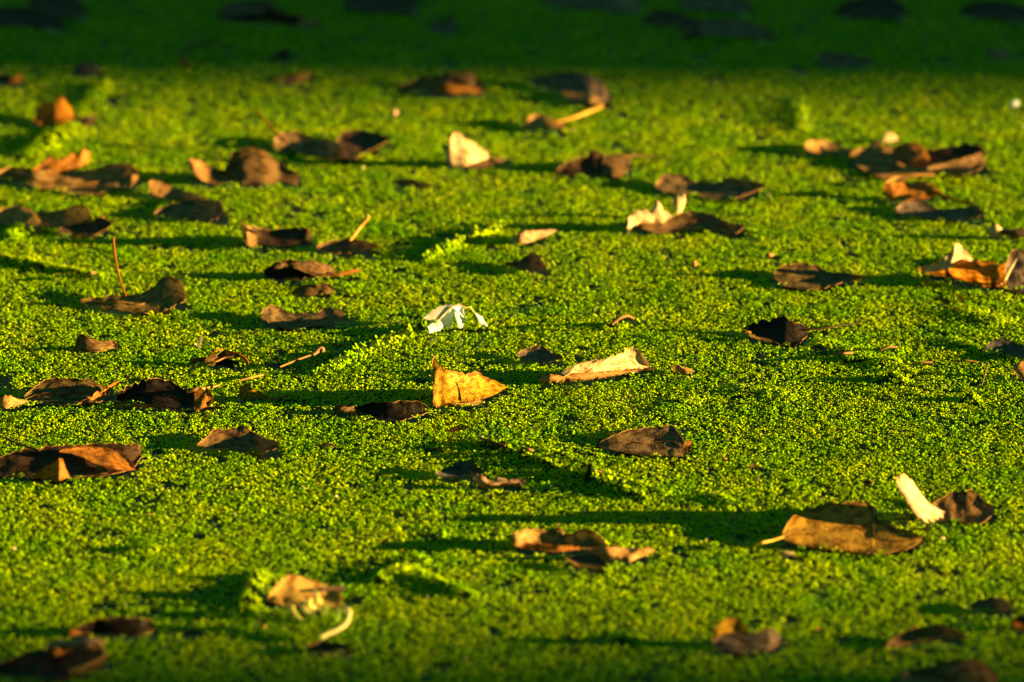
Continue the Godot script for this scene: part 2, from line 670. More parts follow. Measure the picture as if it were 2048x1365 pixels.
# Works out every blade before anything is placed, and notes where one lies low on the mat.
func cut_leaves() -> void:
	var all := leaf_table()
	for k in all.size():
		var grids := []
		for b in all[k].blades:
			var g := blade_grid(b[2], b[3], b[4], k)
			grids.append(g)
			var nu: int = g.size()
			var nv: int = g[0].size()
			for i in range(1, nu - 1):
				for j in range(1, nv - 1):
					var p: Vector3 = g[i][j]
					if p.y < 0.011:
						var ci := int((p.x - WEST) / CELL)
						var cj := int((p.z - NORTH) / CELL)
						for dj in [0, 1]:
							for di in [0, 1]:
								var cx: int = ci + di
								var cy: int = cj + dj
								if cx >= 0 and cx < columns and cy >= 0 and cy < rows:
									taken[cy * columns + cx] = 1
									relief[cy * columns + cx] = minf(relief[cy * columns + cx], p.y - 0.002)
		blade_shapes[k] = grids


func lay_leaves() -> void:
	var all := leaf_table()
	for k in all.size():
		var d: Dictionary = all[k]
		var at := Vector3(d.at[0], 0, d.at[1]) / 1000.0
		var root := thing(d.name, at)
		tag(root, d.label, d.category, "fallen leaves lying on the duckweed" if d.category == "leaf" else "")
		for n in d.blades.size():
			var b: Array = d.blades[n]
			part(b[0], blade_mesh(blade_shapes[k][n], at), looks[b[1]], root)
			if n == 0 and d.category == "leaf" and b[1] in ["brown", "umber", "buff_brown", "dark", "black", "grey", "olive", "bark_olive", "gold_olive"]:
				var outline: Array = blade_shapes[k][0]
				for side in [0, outline[0].size() - 1]:
					var edge := []
					for i in range(1, outline.size() - 1):
						edge.append([outline[i][side] - at, 0.00024])
					part("rim", tube(edge, 5), looks["tan"], root)
			if n == 0 and d.rib:
				var g: Array = blade_shapes[k][0]
				var mid: int = g[0].size() / 2
				var spine := []
				for i in range(1, g.size() - 2, 2):
					var t := float(i) / g.size()
					var back := t if d.rib > 0 else 1.0 - t
					spine.append([g[i][mid] - at + Vector3(0, 0.0002, 0), lerpf(0.0006, 0.00025, back)])
				part("midrib", tube(spine, 6), looks[d.rib_look], root)
		for s in d.stems:
			var spine := []
			var line := []
			for p in s[2]:
				line.append(Vector3(p[0], p[1], p[2]) / 1000.0 - at)
			var count := maxi(4, line.size() * 4)
			for i in count + 1:
				var t := float(i) / count
				spine.append([smooth_line(line, t), lerpf(s[3], s[4], t) / 1000.0])
			part(s[0], tube(spine, 7), looks[s[1]], root)


func small_things() -> void:
	# pale seed husks and crumbs of leaf lying in the duckweed
	var rng := RandomNumberGenerator.new()
	rng.seed = 77
	var crumb := Node3D.new()
	crumb.name = "leaf_crumbs"
	tag(crumb, "tiny pale crumbs of leaf and seed husk sprinkled over the duckweed", "debris", "", "stuff")
	add_child(crumb)
	for kind in ["pale", "orange", "twig"]:
		var many := MultiMesh.new()
		many.transform_format = MultiMesh.TRANSFORM_3D
		var st := SurfaceTool.new()
		st.begin(Mesh.PRIMITIVE_TRIANGLES)
		var rim := []
		for c in 7:
			var r := 0.001 * rng.randf_range(0.55, 1.1)
			rim.append(Vector3(r * 1.5 * cos(TAU * c / 7), 0.0003 * rng.randf_range(-1, 1), r * sin(TAU * c / 7)))
		for c in 7:
			for p in [Vector3(0, 0.0006, 0), rim[c], rim[(c + 1) % 7]]:
				st.add_vertex(p)
		st.generate_normals()
		many.mesh = st.commit()
		many.instance_count = 260
		for k in 260:
			var x := rng.randf_range(WEST, EAST)
			var z := rng.randf_range(NORTH, SOUTH)
			var b := Basis.from_euler(Vector3(rng.randf_range(-0.5, 0.5), rng.randf() * TAU, rng.randf_range(-0.2, 0.6))) * rng.randf_range(0.5, 1.5)
			many.set_instance_transform(k, Transform3D(b, Vector3(x, mat_height(x, z) + 0.0022, z)))
		var o := MultiMeshInstance3D.new()
		o.name = "crumbs"
		o.multimesh = many
		o.material_override = matte(looks[kind].albedo_color.srgb_to_linear(), 0.6, 0.2)
		o.set_meta("kind", "stuff")
		crumb.add_child(o, true)


# ---------------------------------------------------------------- the leaves, each from its own measurements (millimetres)

func leaf_table() -> Array:
	var t := []
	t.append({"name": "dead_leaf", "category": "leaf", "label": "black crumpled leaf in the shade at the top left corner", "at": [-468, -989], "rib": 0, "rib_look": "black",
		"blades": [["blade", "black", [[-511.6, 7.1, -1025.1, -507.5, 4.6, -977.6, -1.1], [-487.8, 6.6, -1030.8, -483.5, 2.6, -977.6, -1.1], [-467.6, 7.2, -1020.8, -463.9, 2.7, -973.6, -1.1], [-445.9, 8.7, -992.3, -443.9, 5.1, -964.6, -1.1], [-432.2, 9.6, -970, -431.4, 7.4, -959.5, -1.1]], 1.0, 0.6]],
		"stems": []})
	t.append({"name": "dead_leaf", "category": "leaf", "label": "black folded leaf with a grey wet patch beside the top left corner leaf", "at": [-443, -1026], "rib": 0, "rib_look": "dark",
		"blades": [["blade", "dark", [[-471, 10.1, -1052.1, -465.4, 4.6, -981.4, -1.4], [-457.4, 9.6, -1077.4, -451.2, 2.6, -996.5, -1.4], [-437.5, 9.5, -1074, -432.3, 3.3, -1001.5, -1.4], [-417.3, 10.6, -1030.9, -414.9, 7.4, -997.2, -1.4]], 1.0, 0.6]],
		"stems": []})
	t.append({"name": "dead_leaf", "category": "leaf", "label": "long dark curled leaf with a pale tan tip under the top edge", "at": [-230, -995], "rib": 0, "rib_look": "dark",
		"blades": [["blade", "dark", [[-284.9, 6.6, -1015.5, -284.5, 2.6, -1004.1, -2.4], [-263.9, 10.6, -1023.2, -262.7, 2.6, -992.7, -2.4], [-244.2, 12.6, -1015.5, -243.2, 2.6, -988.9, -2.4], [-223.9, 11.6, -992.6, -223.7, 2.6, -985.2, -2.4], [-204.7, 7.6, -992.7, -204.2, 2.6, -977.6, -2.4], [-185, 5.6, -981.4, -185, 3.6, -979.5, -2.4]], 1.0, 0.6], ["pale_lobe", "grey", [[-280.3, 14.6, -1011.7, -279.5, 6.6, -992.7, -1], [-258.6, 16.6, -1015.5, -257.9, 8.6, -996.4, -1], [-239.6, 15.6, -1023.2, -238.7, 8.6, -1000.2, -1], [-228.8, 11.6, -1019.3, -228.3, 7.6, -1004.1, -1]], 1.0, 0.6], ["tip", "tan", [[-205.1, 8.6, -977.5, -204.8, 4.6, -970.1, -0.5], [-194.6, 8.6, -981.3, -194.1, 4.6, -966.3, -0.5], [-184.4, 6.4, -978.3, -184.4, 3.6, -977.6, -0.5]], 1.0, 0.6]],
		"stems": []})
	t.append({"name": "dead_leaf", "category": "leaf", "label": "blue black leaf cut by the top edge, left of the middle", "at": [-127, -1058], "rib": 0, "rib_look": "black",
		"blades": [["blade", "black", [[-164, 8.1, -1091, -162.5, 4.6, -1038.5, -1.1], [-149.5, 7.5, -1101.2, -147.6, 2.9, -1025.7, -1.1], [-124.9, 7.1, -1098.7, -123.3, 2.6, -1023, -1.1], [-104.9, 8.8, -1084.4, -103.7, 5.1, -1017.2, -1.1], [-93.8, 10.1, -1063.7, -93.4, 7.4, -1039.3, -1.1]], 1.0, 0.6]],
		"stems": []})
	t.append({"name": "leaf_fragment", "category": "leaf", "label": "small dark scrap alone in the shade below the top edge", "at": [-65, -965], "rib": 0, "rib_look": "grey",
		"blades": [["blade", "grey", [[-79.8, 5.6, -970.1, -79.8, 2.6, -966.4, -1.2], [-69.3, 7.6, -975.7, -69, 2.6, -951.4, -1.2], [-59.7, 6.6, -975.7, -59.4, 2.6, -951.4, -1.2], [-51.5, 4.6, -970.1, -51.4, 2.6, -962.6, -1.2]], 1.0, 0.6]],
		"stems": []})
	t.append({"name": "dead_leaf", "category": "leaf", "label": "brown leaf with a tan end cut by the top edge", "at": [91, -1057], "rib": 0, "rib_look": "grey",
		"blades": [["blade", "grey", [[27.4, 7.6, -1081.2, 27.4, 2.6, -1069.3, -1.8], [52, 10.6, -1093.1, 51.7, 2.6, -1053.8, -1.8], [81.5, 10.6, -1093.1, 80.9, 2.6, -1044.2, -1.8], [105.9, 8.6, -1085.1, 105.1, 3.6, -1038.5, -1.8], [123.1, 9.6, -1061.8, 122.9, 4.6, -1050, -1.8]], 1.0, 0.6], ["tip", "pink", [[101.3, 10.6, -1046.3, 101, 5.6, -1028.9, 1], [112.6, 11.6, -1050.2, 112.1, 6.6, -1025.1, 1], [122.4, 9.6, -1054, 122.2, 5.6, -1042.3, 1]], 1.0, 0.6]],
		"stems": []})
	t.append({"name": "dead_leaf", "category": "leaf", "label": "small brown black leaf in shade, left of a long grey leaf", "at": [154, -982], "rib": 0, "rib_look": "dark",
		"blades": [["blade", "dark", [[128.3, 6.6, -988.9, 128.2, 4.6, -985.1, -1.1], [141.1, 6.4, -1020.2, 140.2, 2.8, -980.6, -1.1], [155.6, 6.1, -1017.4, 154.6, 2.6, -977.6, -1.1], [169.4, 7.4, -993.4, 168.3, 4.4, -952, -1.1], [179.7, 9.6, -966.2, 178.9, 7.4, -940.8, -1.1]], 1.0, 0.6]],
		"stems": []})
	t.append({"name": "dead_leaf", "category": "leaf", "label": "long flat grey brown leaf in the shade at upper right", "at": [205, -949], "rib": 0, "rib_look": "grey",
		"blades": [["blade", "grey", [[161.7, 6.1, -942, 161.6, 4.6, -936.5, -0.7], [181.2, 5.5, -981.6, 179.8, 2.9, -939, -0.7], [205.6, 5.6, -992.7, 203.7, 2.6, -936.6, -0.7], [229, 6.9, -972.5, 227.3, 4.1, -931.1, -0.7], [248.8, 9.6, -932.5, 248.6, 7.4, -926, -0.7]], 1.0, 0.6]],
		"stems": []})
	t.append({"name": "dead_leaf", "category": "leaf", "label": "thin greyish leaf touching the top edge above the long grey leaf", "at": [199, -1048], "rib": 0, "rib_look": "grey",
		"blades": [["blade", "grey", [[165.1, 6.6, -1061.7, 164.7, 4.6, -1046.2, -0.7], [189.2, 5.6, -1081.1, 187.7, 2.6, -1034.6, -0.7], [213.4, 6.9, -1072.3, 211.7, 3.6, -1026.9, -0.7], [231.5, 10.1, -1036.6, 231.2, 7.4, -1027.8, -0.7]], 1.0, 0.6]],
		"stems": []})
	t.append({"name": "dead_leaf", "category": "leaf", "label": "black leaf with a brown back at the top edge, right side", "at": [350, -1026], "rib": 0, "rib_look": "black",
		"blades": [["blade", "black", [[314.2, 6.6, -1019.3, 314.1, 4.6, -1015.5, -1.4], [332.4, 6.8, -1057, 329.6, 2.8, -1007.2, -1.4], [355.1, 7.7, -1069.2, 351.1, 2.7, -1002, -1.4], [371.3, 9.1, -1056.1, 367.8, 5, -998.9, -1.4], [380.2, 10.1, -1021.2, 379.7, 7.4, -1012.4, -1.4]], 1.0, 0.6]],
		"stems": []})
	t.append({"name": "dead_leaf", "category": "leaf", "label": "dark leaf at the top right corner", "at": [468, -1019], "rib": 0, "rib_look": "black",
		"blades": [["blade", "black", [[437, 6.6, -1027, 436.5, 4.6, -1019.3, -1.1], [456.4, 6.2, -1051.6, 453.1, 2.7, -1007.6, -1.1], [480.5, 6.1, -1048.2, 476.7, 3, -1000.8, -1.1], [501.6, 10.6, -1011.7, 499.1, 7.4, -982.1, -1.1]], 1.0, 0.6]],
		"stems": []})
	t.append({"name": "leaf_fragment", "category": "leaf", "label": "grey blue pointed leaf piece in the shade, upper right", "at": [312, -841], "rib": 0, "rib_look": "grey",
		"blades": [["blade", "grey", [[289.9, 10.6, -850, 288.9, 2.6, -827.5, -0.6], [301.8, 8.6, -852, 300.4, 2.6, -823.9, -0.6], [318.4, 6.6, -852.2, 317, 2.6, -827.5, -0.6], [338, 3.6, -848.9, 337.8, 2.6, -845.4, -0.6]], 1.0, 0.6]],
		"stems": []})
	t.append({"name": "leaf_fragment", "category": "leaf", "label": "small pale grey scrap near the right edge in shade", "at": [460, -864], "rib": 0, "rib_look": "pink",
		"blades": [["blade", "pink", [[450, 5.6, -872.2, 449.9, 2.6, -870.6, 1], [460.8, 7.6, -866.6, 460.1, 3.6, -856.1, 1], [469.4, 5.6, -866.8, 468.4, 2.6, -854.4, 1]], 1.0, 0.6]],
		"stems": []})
	t.append({"name": "leaf_stalk", "category": "stalk", "label": "dark bent stalk curled in the shaded duckweed at upper left", "at": [-300, -867], "rib": 0, "rib_look": "twig",
		"blades": [],
		"stems": [["stalk", "twig", [[-281.7, 6.6, -910.5], [-293.8, 7.6, -895.8], [-304.8, 7.6, -881.1], [-310.3, 6.6, -859.4], [-308.7, 5.6, -830.8], [-301.8, 4.6, -823.7]], 1.6, 2.2]]})
	t.append({"name": "leaf_fragment", "category": "leaf", "label": "small dark oval scrap in shade, right of the bent stalk", "at": [-218, -861], "rib": 0, "rib_look": "black",
		"blades": [["blade", "black", [[-228, 3.6, -852.5, -227.7, 2.6, -845.4, -0.6], [-220.8, 6.6, -863, -220.2, 2.6, -845.4, -0.6], [-213.5, 7.6, -870.2, -213.1, 3.6, -856.1, -0.6], [-210.1, 4.6, -877.7, -210, 2.6, -874.3, -0.6]], 1.0, 0.6]],
		"stems": []})
	t.append({"name": "leaf_fragment", "category": "leaf", "label": "dark navy oval scrap at the shade edge, upper left", "at": [-398, -806], "rib": 0, "rib_look": "slate",
		"blades": [["blade", "slate", [[-410.7, 4.6, -813, -410.2, 2.6, -806.2, -1.2], [-405.1, 8.6, -814.4, -403.7, 2.6, -793.8, -1.2], [-394.9, 8.6, -816.1, -393.3, 2.6, -792.1, -1.2], [-384.5, 4.6, -813, -383.8, 2.6, -802.6, -1.2]], 1.0, 0.6]],
		"stems": []})
	t.append({"name": "leaf_fragment", "category": "leaf", "label": "thin reddish brown sliver at the edge of the shade", "at": [-204, -781], "rib": 0, "rib_look": "brown",
		"blades": [["blade", "brown", [[-223.6, 3.6, -777.9, -223.4, 2.6, -772.8, -0.6], [-208.9, 5.6, -782.9, -208.3, 2.6, -767.5, -0.6], [-197.3, 6.6, -786.3, -197, 2.6, -776.3, -0.6], [-186.5, 4.6, -795.3, -186.4, 2.6, -792.1, -0.6]], 1.0, 0.6]],
		"stems": []})
	t.append({"name": "leaf_fragment", "category": "leaf", "label": "dark scrap with an orange end at the left edge", "at": [-464, -769], "rib": 0, "rib_look": "dark",
		"blades": [["blade", "dark", [[-482.1, 5.6, -784.6, -480.7, 2.6, -767.5, -0.6], [-471.5, 6.6, -781, -470.2, 2.6, -764, -0.6], [-463.5, 6.6, -774, -462.6, 3.6, -762.1, -0.6], [-454.9, 9.6, -771.8, -454.6, 5.6, -767.1, -0.6]], 1.0, 0.6], ["tip", "orange", [[-465.6, 7.6, -766.8, -464.9, 4.6, -756.8, -0.5], [-460.2, 9.6, -768.3, -459.6, 5.6, -760.1, -0.5], [-455.3, 9.6, -771.8, -455, 6.6, -767, -0.5]], 1.0, 0.6]],
		"stems": []})
	t.append({"name": "dead_leaf", "category": "leaf", "label": "brown leaf with an orange lower edge half in shade, upper middle", "at": [-54, -740], "rib": 0, "rib_look": "brown",
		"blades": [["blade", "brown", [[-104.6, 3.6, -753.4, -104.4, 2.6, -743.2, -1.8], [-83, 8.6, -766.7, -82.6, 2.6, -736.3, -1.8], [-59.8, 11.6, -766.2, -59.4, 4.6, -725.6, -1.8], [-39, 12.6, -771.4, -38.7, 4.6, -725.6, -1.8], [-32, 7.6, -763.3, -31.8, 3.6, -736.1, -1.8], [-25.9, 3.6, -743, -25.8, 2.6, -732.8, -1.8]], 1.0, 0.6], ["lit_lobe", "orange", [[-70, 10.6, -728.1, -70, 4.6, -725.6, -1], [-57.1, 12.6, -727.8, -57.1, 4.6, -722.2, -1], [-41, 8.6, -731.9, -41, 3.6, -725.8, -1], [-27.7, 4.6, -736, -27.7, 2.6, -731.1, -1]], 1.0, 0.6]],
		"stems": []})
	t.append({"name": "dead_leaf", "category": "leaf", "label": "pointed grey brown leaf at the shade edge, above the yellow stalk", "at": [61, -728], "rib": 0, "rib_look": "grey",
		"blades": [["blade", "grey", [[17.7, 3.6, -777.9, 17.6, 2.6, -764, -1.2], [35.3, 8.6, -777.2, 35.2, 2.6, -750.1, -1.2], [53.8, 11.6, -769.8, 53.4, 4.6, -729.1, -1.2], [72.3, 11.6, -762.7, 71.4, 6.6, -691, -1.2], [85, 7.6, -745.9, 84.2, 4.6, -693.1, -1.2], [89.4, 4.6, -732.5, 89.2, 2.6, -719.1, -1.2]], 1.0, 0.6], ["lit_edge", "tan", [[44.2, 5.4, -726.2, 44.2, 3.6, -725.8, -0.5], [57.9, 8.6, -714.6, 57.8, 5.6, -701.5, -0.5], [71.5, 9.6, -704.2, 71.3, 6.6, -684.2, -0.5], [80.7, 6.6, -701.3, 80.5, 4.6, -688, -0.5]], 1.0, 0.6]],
		"stems": []})
	t.append({"name": "dead_leaf", "category": "leaf", "label": "orange brown leaf curled upright near the left edge", "at": [-416, -640], "rib": 0, "rib_look": "glow",
		"blades": [["blade", "glow", [[-431.9, 8.1, -635.1, -431.2, 4.6, -624.3, -1.8], [-430.4, 10.9, -662.2, -427.2, 4.1, -619.4, -1.8], [-425, 10.1, -675.1, -420.9, 3.1, -619.6, -1.8], [-417.7, 8.6, -673.7, -413.7, 2.6, -619.7, -1.8], [-411.8, 13.9, -681.9, -407.2, 3.6, -617.7, -1.8], [-403.4, 13.8, -655.1, -400.7, 6, -616.2, -1.8], [-398.8, 12.6, -635.9, -398.1, 7.4, -624.3, -1.8]], 1.0, 0.6]],
		"stems": []})
	t.append({"name": "leaf_fragment", "category": "leaf", "label": "black wet leaf piece lying right of the upright orange curl", "at": [-390, -635], "rib": 0, "rib_look": "black",
		"blades": [["blade", "black", [[-405.7, 5.6, -634, -404.8, 2.6, -621.4, -0.6], [-393.7, 5.6, -637.3, -392.6, 2.6, -621.4, -0.6], [-383.5, 5.6, -640.7, -382.7, 2.6, -628, -0.6], [-378.8, 4.6, -650.9, -378.4, 2.6, -644.6, -0.6]], 1.0, 0.6]],
		"stems": []})
	t.append({"name": "dead_leaf", "category": "leaf", "label": "small tan leaf with a thick yellow stalk pointing right", "at": [38, -621], "rib": 0, "rib_look": "tan",
		"blades": [["blade", "tan", [[10.8, 6.1, -619, 10.8, 4.6, -614.3, -1.8], [17.2, 7.3, -641.4, 17.1, 3.1, -612.9, -1.8], [27.7, 6.6, -647.2, 27.5, 2.6, -611.5, -1.8], [36.6, 6.4, -627.8, 36.5, 3.6, -607.8, -1.8], [46.8, 10.1, -604.8, 46.7, 7.4, -594.6, -1.8]], 1.0, 0.6]],
		"stems": [["stalk", "straw", [[39.7, 7.6, -617], [56.9, 10.6, -622.9], [70.6, 13.6, -632.3], [81.5, 17.6, -636.5]], 1.1, 2.4]]})
	t.append({"name": "dead_leaf", "category": "leaf", "label": "tan brown leaf with an orange stalk leaning up left", "at": [-191, -550], "rib": 0, "rib_look": "umber",
		"blades": [["blade", "umber", [[-212.5, 9.1, -559.2, -211.8, 5.1, -540.8, -0.7], [-205.8, 8.2, -582, -204.2, 4, -538.4, -0.7], [-190.3, 6.6, -587.5, -188.4, 2.6, -533.5, -0.7], [-175.2, 5.1, -563.4, -174, 3, -525.7, -0.7], [-164.8, 7.7, -560.7, -163.5, 4.7, -516.6, -0.7], [-152.9, 10.1, -536.3, -152.1, 7.4, -507.3, -0.7]], 1.0, 0.6]],
		"stems": [["stalk", "orange", [[-201.1, 10.6, -541], [-210.4, 14.6, -552.9], [-218.9, 20.6, -567.7], [-228.3, 28.6, -580.5]], 1.5, 1.0]]})
	t.append({"name": "dead_leaf", "category": "leaf", "label": "near black leaf touching the tan leaf with the orange stalk", "at": [-138, -550], "rib": 0, "rib_look": "dark",
		"blades": [["blade", "dark", [[-158.4, 5.6, -539.1, -158, 4.6, -526.5, -1.1], [-153.3, 7.7, -580.4, -151.3, 3.5, -511.3, -1.1], [-143.3, 7.1, -590.7, -141.1, 2.6, -508, -1.1], [-129.7, 6.8, -588.4, -128.5, 2.8, -536.1, -1.1], [-108.9, 10, -559.3, -108.9, 7.4, -558.7, -1.1]], 1.0, 0.6]],
		"stems": []})
	t.append({"name": "dead_leaf", "category": "leaf", "label": "brown leaf with a bright raised left tip and a humped back", "at": [-251, -453], "rib": 0, "rib_look": "brown",
		"blades": [["blade", "brown", [[-283.9, 16.7, -462.6, -283.9, 11.6, -461.3, -2.4], [-277.8, 16.6, -462.9, -276.9, 7.6, -443.8, -2.4], [-267, 11.6, -464.4, -265.7, 3.6, -437.3, -2.4], [-252.5, 7.6, -462.5, -251.4, 2.6, -437.6, -2.4], [-246.8, 18.6, -474.9, -245.2, 2.6, -436, -2.4], [-232.4, 22.6, -478.5, -230.7, 2.6, -432.9, -2.4], [-219.2, 20.6, -477.5, -217.5, 2.6, -431.4, -2.4], [-203.7, 11.6, -470.7, -202.7, 2.6, -442.2, -2.4], [-187, 5.6, -456.8, -186.2, 2.6, -432.9, -2.4]], 1.0, 0.6], ["raised_tip", "tan", [[-283.6, 18.1, -457.7, -283.6, 12.6, -456.3, -0.5], [-280.2, 18.6, -459.1, -279.6, 9.6, -446.3, -0.5], [-273.4, 15.6, -461.6, -272.3, 6.6, -437.9, -0.5], [-266.2, 12.6, -457.8, -265.2, 4.6, -435.4, -0.5]], 1.0, 0.6]],
		"stems": []})
	t.append({"name": "dead_leaf", "category": "leaf", "label": "large flat brown leaf half in shadow at the left edge", "at": [-387, -454], "rib": 1, "rib_look": "buff_brown",
		"blades": [["blade", "buff_brown", [[-456.5, 8.6, -449.7, -456.5, 3.6, -448.1, -1.8], [-435.5, 11.6, -461.3, -434.6, 3.6, -448.1, -1.8], [-419.1, 9.6, -452.5, -416.9, 3.6, -423.4, -1.8], [-400.4, 7.6, -459.3, -397.3, 2.6, -417.6, -1.8], [-383, 5.6, -459.9, -379, 2.6, -403.8, -1.8], [-362.1, 6.6, -475.3, -357.6, 2.6, -408.4, -1.8], [-344.4, 10.6, -474.1, -340.8, 2.6, -417.6, -1.8], [-333.6, 13.6, -457.5, -331.8, 3.6, -426.5, -1.8], [-326.8, 10.6, -446, -326.8, 5.6, -444.4, -1.8]], 1.0, 0.6], ["raised_lobe", "orange", [[-419.6, 9.4, -459.3, -419.7, 5.6, -458.4, -1], [-407.6, 15.6, -469.5, -406.8, 6.6, -456.5, -1], [-392.5, 15.6, -472.6, -391.6, 6.6, -458.1, -1], [-384.2, 18.6, -481.2, -383.1, 7.6, -462.5, -1], [-377.7, 20.6, -482.2, -377.1, 9.6, -471.3, -1], [-371.6, 15.6, -488.5, -371.4, 10.6, -483.6, -1]], 1.0, 0.6]],
		"stems": []})
	t.append({"name": "dead_leaf", "category": "leaf", "label": "leaf with an upright glowing white lobe, upper middle", "at": [-38, -502], "rib": 0, "rib_look": "pale",
		"blades": [["blade", "pale", [[-58.3, 12.4, -499.4, -58.3, 5.6, -497.6, 1], [-54.7, 22.6, -502.4, -54.7, 4.6, -491.6, 1], [-50, 28.6, -513.5, -49.8, 3.6, -490.3, 1], [-40.7, 22.6, -510.4, -40.6, 3.1, -490.4, 1], [-30.5, 15.6, -510.8, -30.5, 2.6, -498.5, 1], [-21.2, 10.3, -509.9, -21.2, 2.6, -508, 1]], 0.7, 0.4], ["flat_half", "brown", [[-57.9, 7.6, -509.8, -57.8, 2.6, -498.5, -0.5], [-46, 8.6, -512.7, -45.8, 2.6, -489, -0.5], [-32.8, 6.6, -513.2, -32.6, 2.6, -484.3, -0.5], [-17.3, 5.6, -510.3, -17.2, 2.6, -492.2, -0.5], [-6.2, 4.6, -510.6, -6.2, 2.6, -508, -0.5]], 0.7, 0.4]],
		"stems": []})
	t.append({"name": "dead_leaf", "category": "leaf", "label": "dark brown leaf with a thin dark stalk to its right, upper middle", "at": [85, -482], "rib": 0, "rib_look": "dark",
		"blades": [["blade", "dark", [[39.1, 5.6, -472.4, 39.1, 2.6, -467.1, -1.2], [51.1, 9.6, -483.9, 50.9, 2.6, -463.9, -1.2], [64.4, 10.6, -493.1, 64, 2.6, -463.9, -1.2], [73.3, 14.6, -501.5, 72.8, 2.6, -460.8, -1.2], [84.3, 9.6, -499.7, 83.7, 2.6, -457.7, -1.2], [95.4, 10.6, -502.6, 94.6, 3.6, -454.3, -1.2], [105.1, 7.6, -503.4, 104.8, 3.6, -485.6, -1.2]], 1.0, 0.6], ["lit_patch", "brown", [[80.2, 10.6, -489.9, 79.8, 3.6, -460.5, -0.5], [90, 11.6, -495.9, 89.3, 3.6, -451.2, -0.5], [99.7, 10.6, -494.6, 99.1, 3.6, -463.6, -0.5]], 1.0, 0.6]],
		"stems": [["stalk", "twig", [[97.5, 8.6, -496.8], [110.9, 9.6, -502.9], [126.4, 6.6, -503.7], [143.9, 5.6, -497.6]], 1.0, 0.7]]})
	t.append({"name": "dead_leaf", "category": "leaf", "label": "brown leaf with a dark shaded right half, above the white crumpled leaf", "at": [170, -417], "rib": 0, "rib_look": "umber",
		"blades": [["blade", "umber", [[124.9, 6.1, -424.1, 124.8, 4.6, -420, -0.7], [132.9, 7.7, -446.5, 132, 3.9, -410.2, -0.7], [146.9, 6.9, -449.2, 145.7, 2.9, -404.5, -0.7], [161.8, 4.6, -435.4, 160.8, 2.6, -402.3, -0.7], [177, 4.1, -434, 175.5, 2.6, -387.1, -0.7], [194.5, 7.6, -436.1, 192.7, 3.8, -386.2, -0.7], [207.1, 10.1, -422.9, 206.2, 5.4, -399, -0.7], [219.5, 10.4, -409.5, 219.5, 7.9, -408.8, -0.7]], 1.0, 0.6]],
		"stems": []})
	t.append({"name": "dead_leaf", "category": "leaf", "label": "small tan leaf lobe at the left end of the leaf cluster, upper right", "at": [297, -537], "rib": 0, "rib_look": "tan",
		"blades": [["blade", "tan", [[261.8, 9.6, -544.5, 261.3, 6.1, -534.2, -0.6], [271.4, 8.2, -559.2, 269.9, 4, -528.7, -0.6], [284.2, 5.6, -563.3, 282.5, 2.6, -530.3, -0.6], [296.6, 4.1, -544.3, 295.8, 2.6, -530.3, -0.6], [311.6, 5.5, -536.1, 310.9, 3.8, -523.1, -0.6], [325.6, 10.5, -547.8, 324.2, 6.1, -522.8, -0.6], [330.5, 10.1, -533.1, 330.1, 7.4, -526.4, -0.6]], 1.0, 0.6]],
		"stems": []})
	t.append({"name": "dead_leaf", "category": "leaf", "label": "broad brown leaf in the middle of the cluster at upper right", "at": [359, -488], "rib": 1, "rib_look": "buff_brown",
		"blades": [["blade", "buff_brown", [[300.4, 7.6, -519.4, 299.5, 5.1, -502.5, -1.1], [313.7, 6.9, -534.5, 310.2, 3.7, -472.8, -1.1], [332.3, 5.3, -546.7, 326.4, 2.7, -451.1, -1.1], [345.4, 4.6, -542.6, 339.2, 2.6, -445.3, -1.1], [362.7, 4.1, -534.7, 357.7, 2.6, -460.8, -1.1], [385, 6.2, -537, 379.6, 3.5, -460.9, -1.1], [402.4, 10.3, -532.5, 396.9, 5.1, -458.4, -1.1], [413.8, 13.6, -520.9, 409.6, 7.1, -464.2, -1.1], [418.7, 12.1, -503.8, 417.1, 8.4, -481.7, -1.1]], 1.0, 0.6]],
		"stems": [["stalk", "tan", [[325.8, 5.6, -428.9], [336.6, 7.6, -440.7], [352, 8.6, -443.5], [370, 6.6, -450.3]], 1.3, 0.9]]})
	t.append({"name": "dead_leaf", "category": "leaf", "label": "small orange leaf lying on the broad leaf of the upper right cluster", "at": [353, -509], "rib": 0, "rib_look": "orange",
		"blades": [["blade", "orange", [[337.7, 9.1, -520.5, 336.6, 7.1, -502, -1.2], [345, 9.6, -538, 342.7, 5.5, -501.1, -1.2], [355.1, 10.1, -542.8, 352.2, 4.6, -497.9, -1.2], [364.1, 12.4, -525.2, 361.8, 6.8, -490.3, -1.2], [367.2, 13.1, -487.6, 367.1, 9.4, -484.5, -1.2]], 1.0, 0.6]],
		"stems": []})
	t.append({"name": "dead_leaf", "category": "leaf", "label": "dark curled leaf rim with glinting drops at the cluster's right end", "at": [389, -490], "rib": 0, "rib_look": "dark",
		"blades": [["blade", "dark", [[362, 8.6, -512.7, 360.7, 3.6, -491.9, -1.2], [374.5, 10.6, -515.3, 372.4, 3.6, -482.4, -1.2], [390.2, 11.6, -518.3, 387.7, 4.6, -482.2, -1.2], [403.6, 14.6, -520.6, 401.6, 5.6, -491.3, -1.2], [415.1, 14.6, -514.2, 414.1, 8.6, -500, -1.2]], 1.0, 0.6], ["wet_rim", "brown", [[364.7, 10.1, -463.1, 364.7, 7.6, -462.5, -0.5], [380.3, 10.9, -473.2, 380.3, 6.6, -472.1, -0.5], [398.6, 12.6, -483, 397.9, 6.6, -472.1, -0.5], [415.2, 13.6, -498.6, 413.7, 7.6, -478.1, -0.5]], 1.0, 0.6]],
		"stems": []})
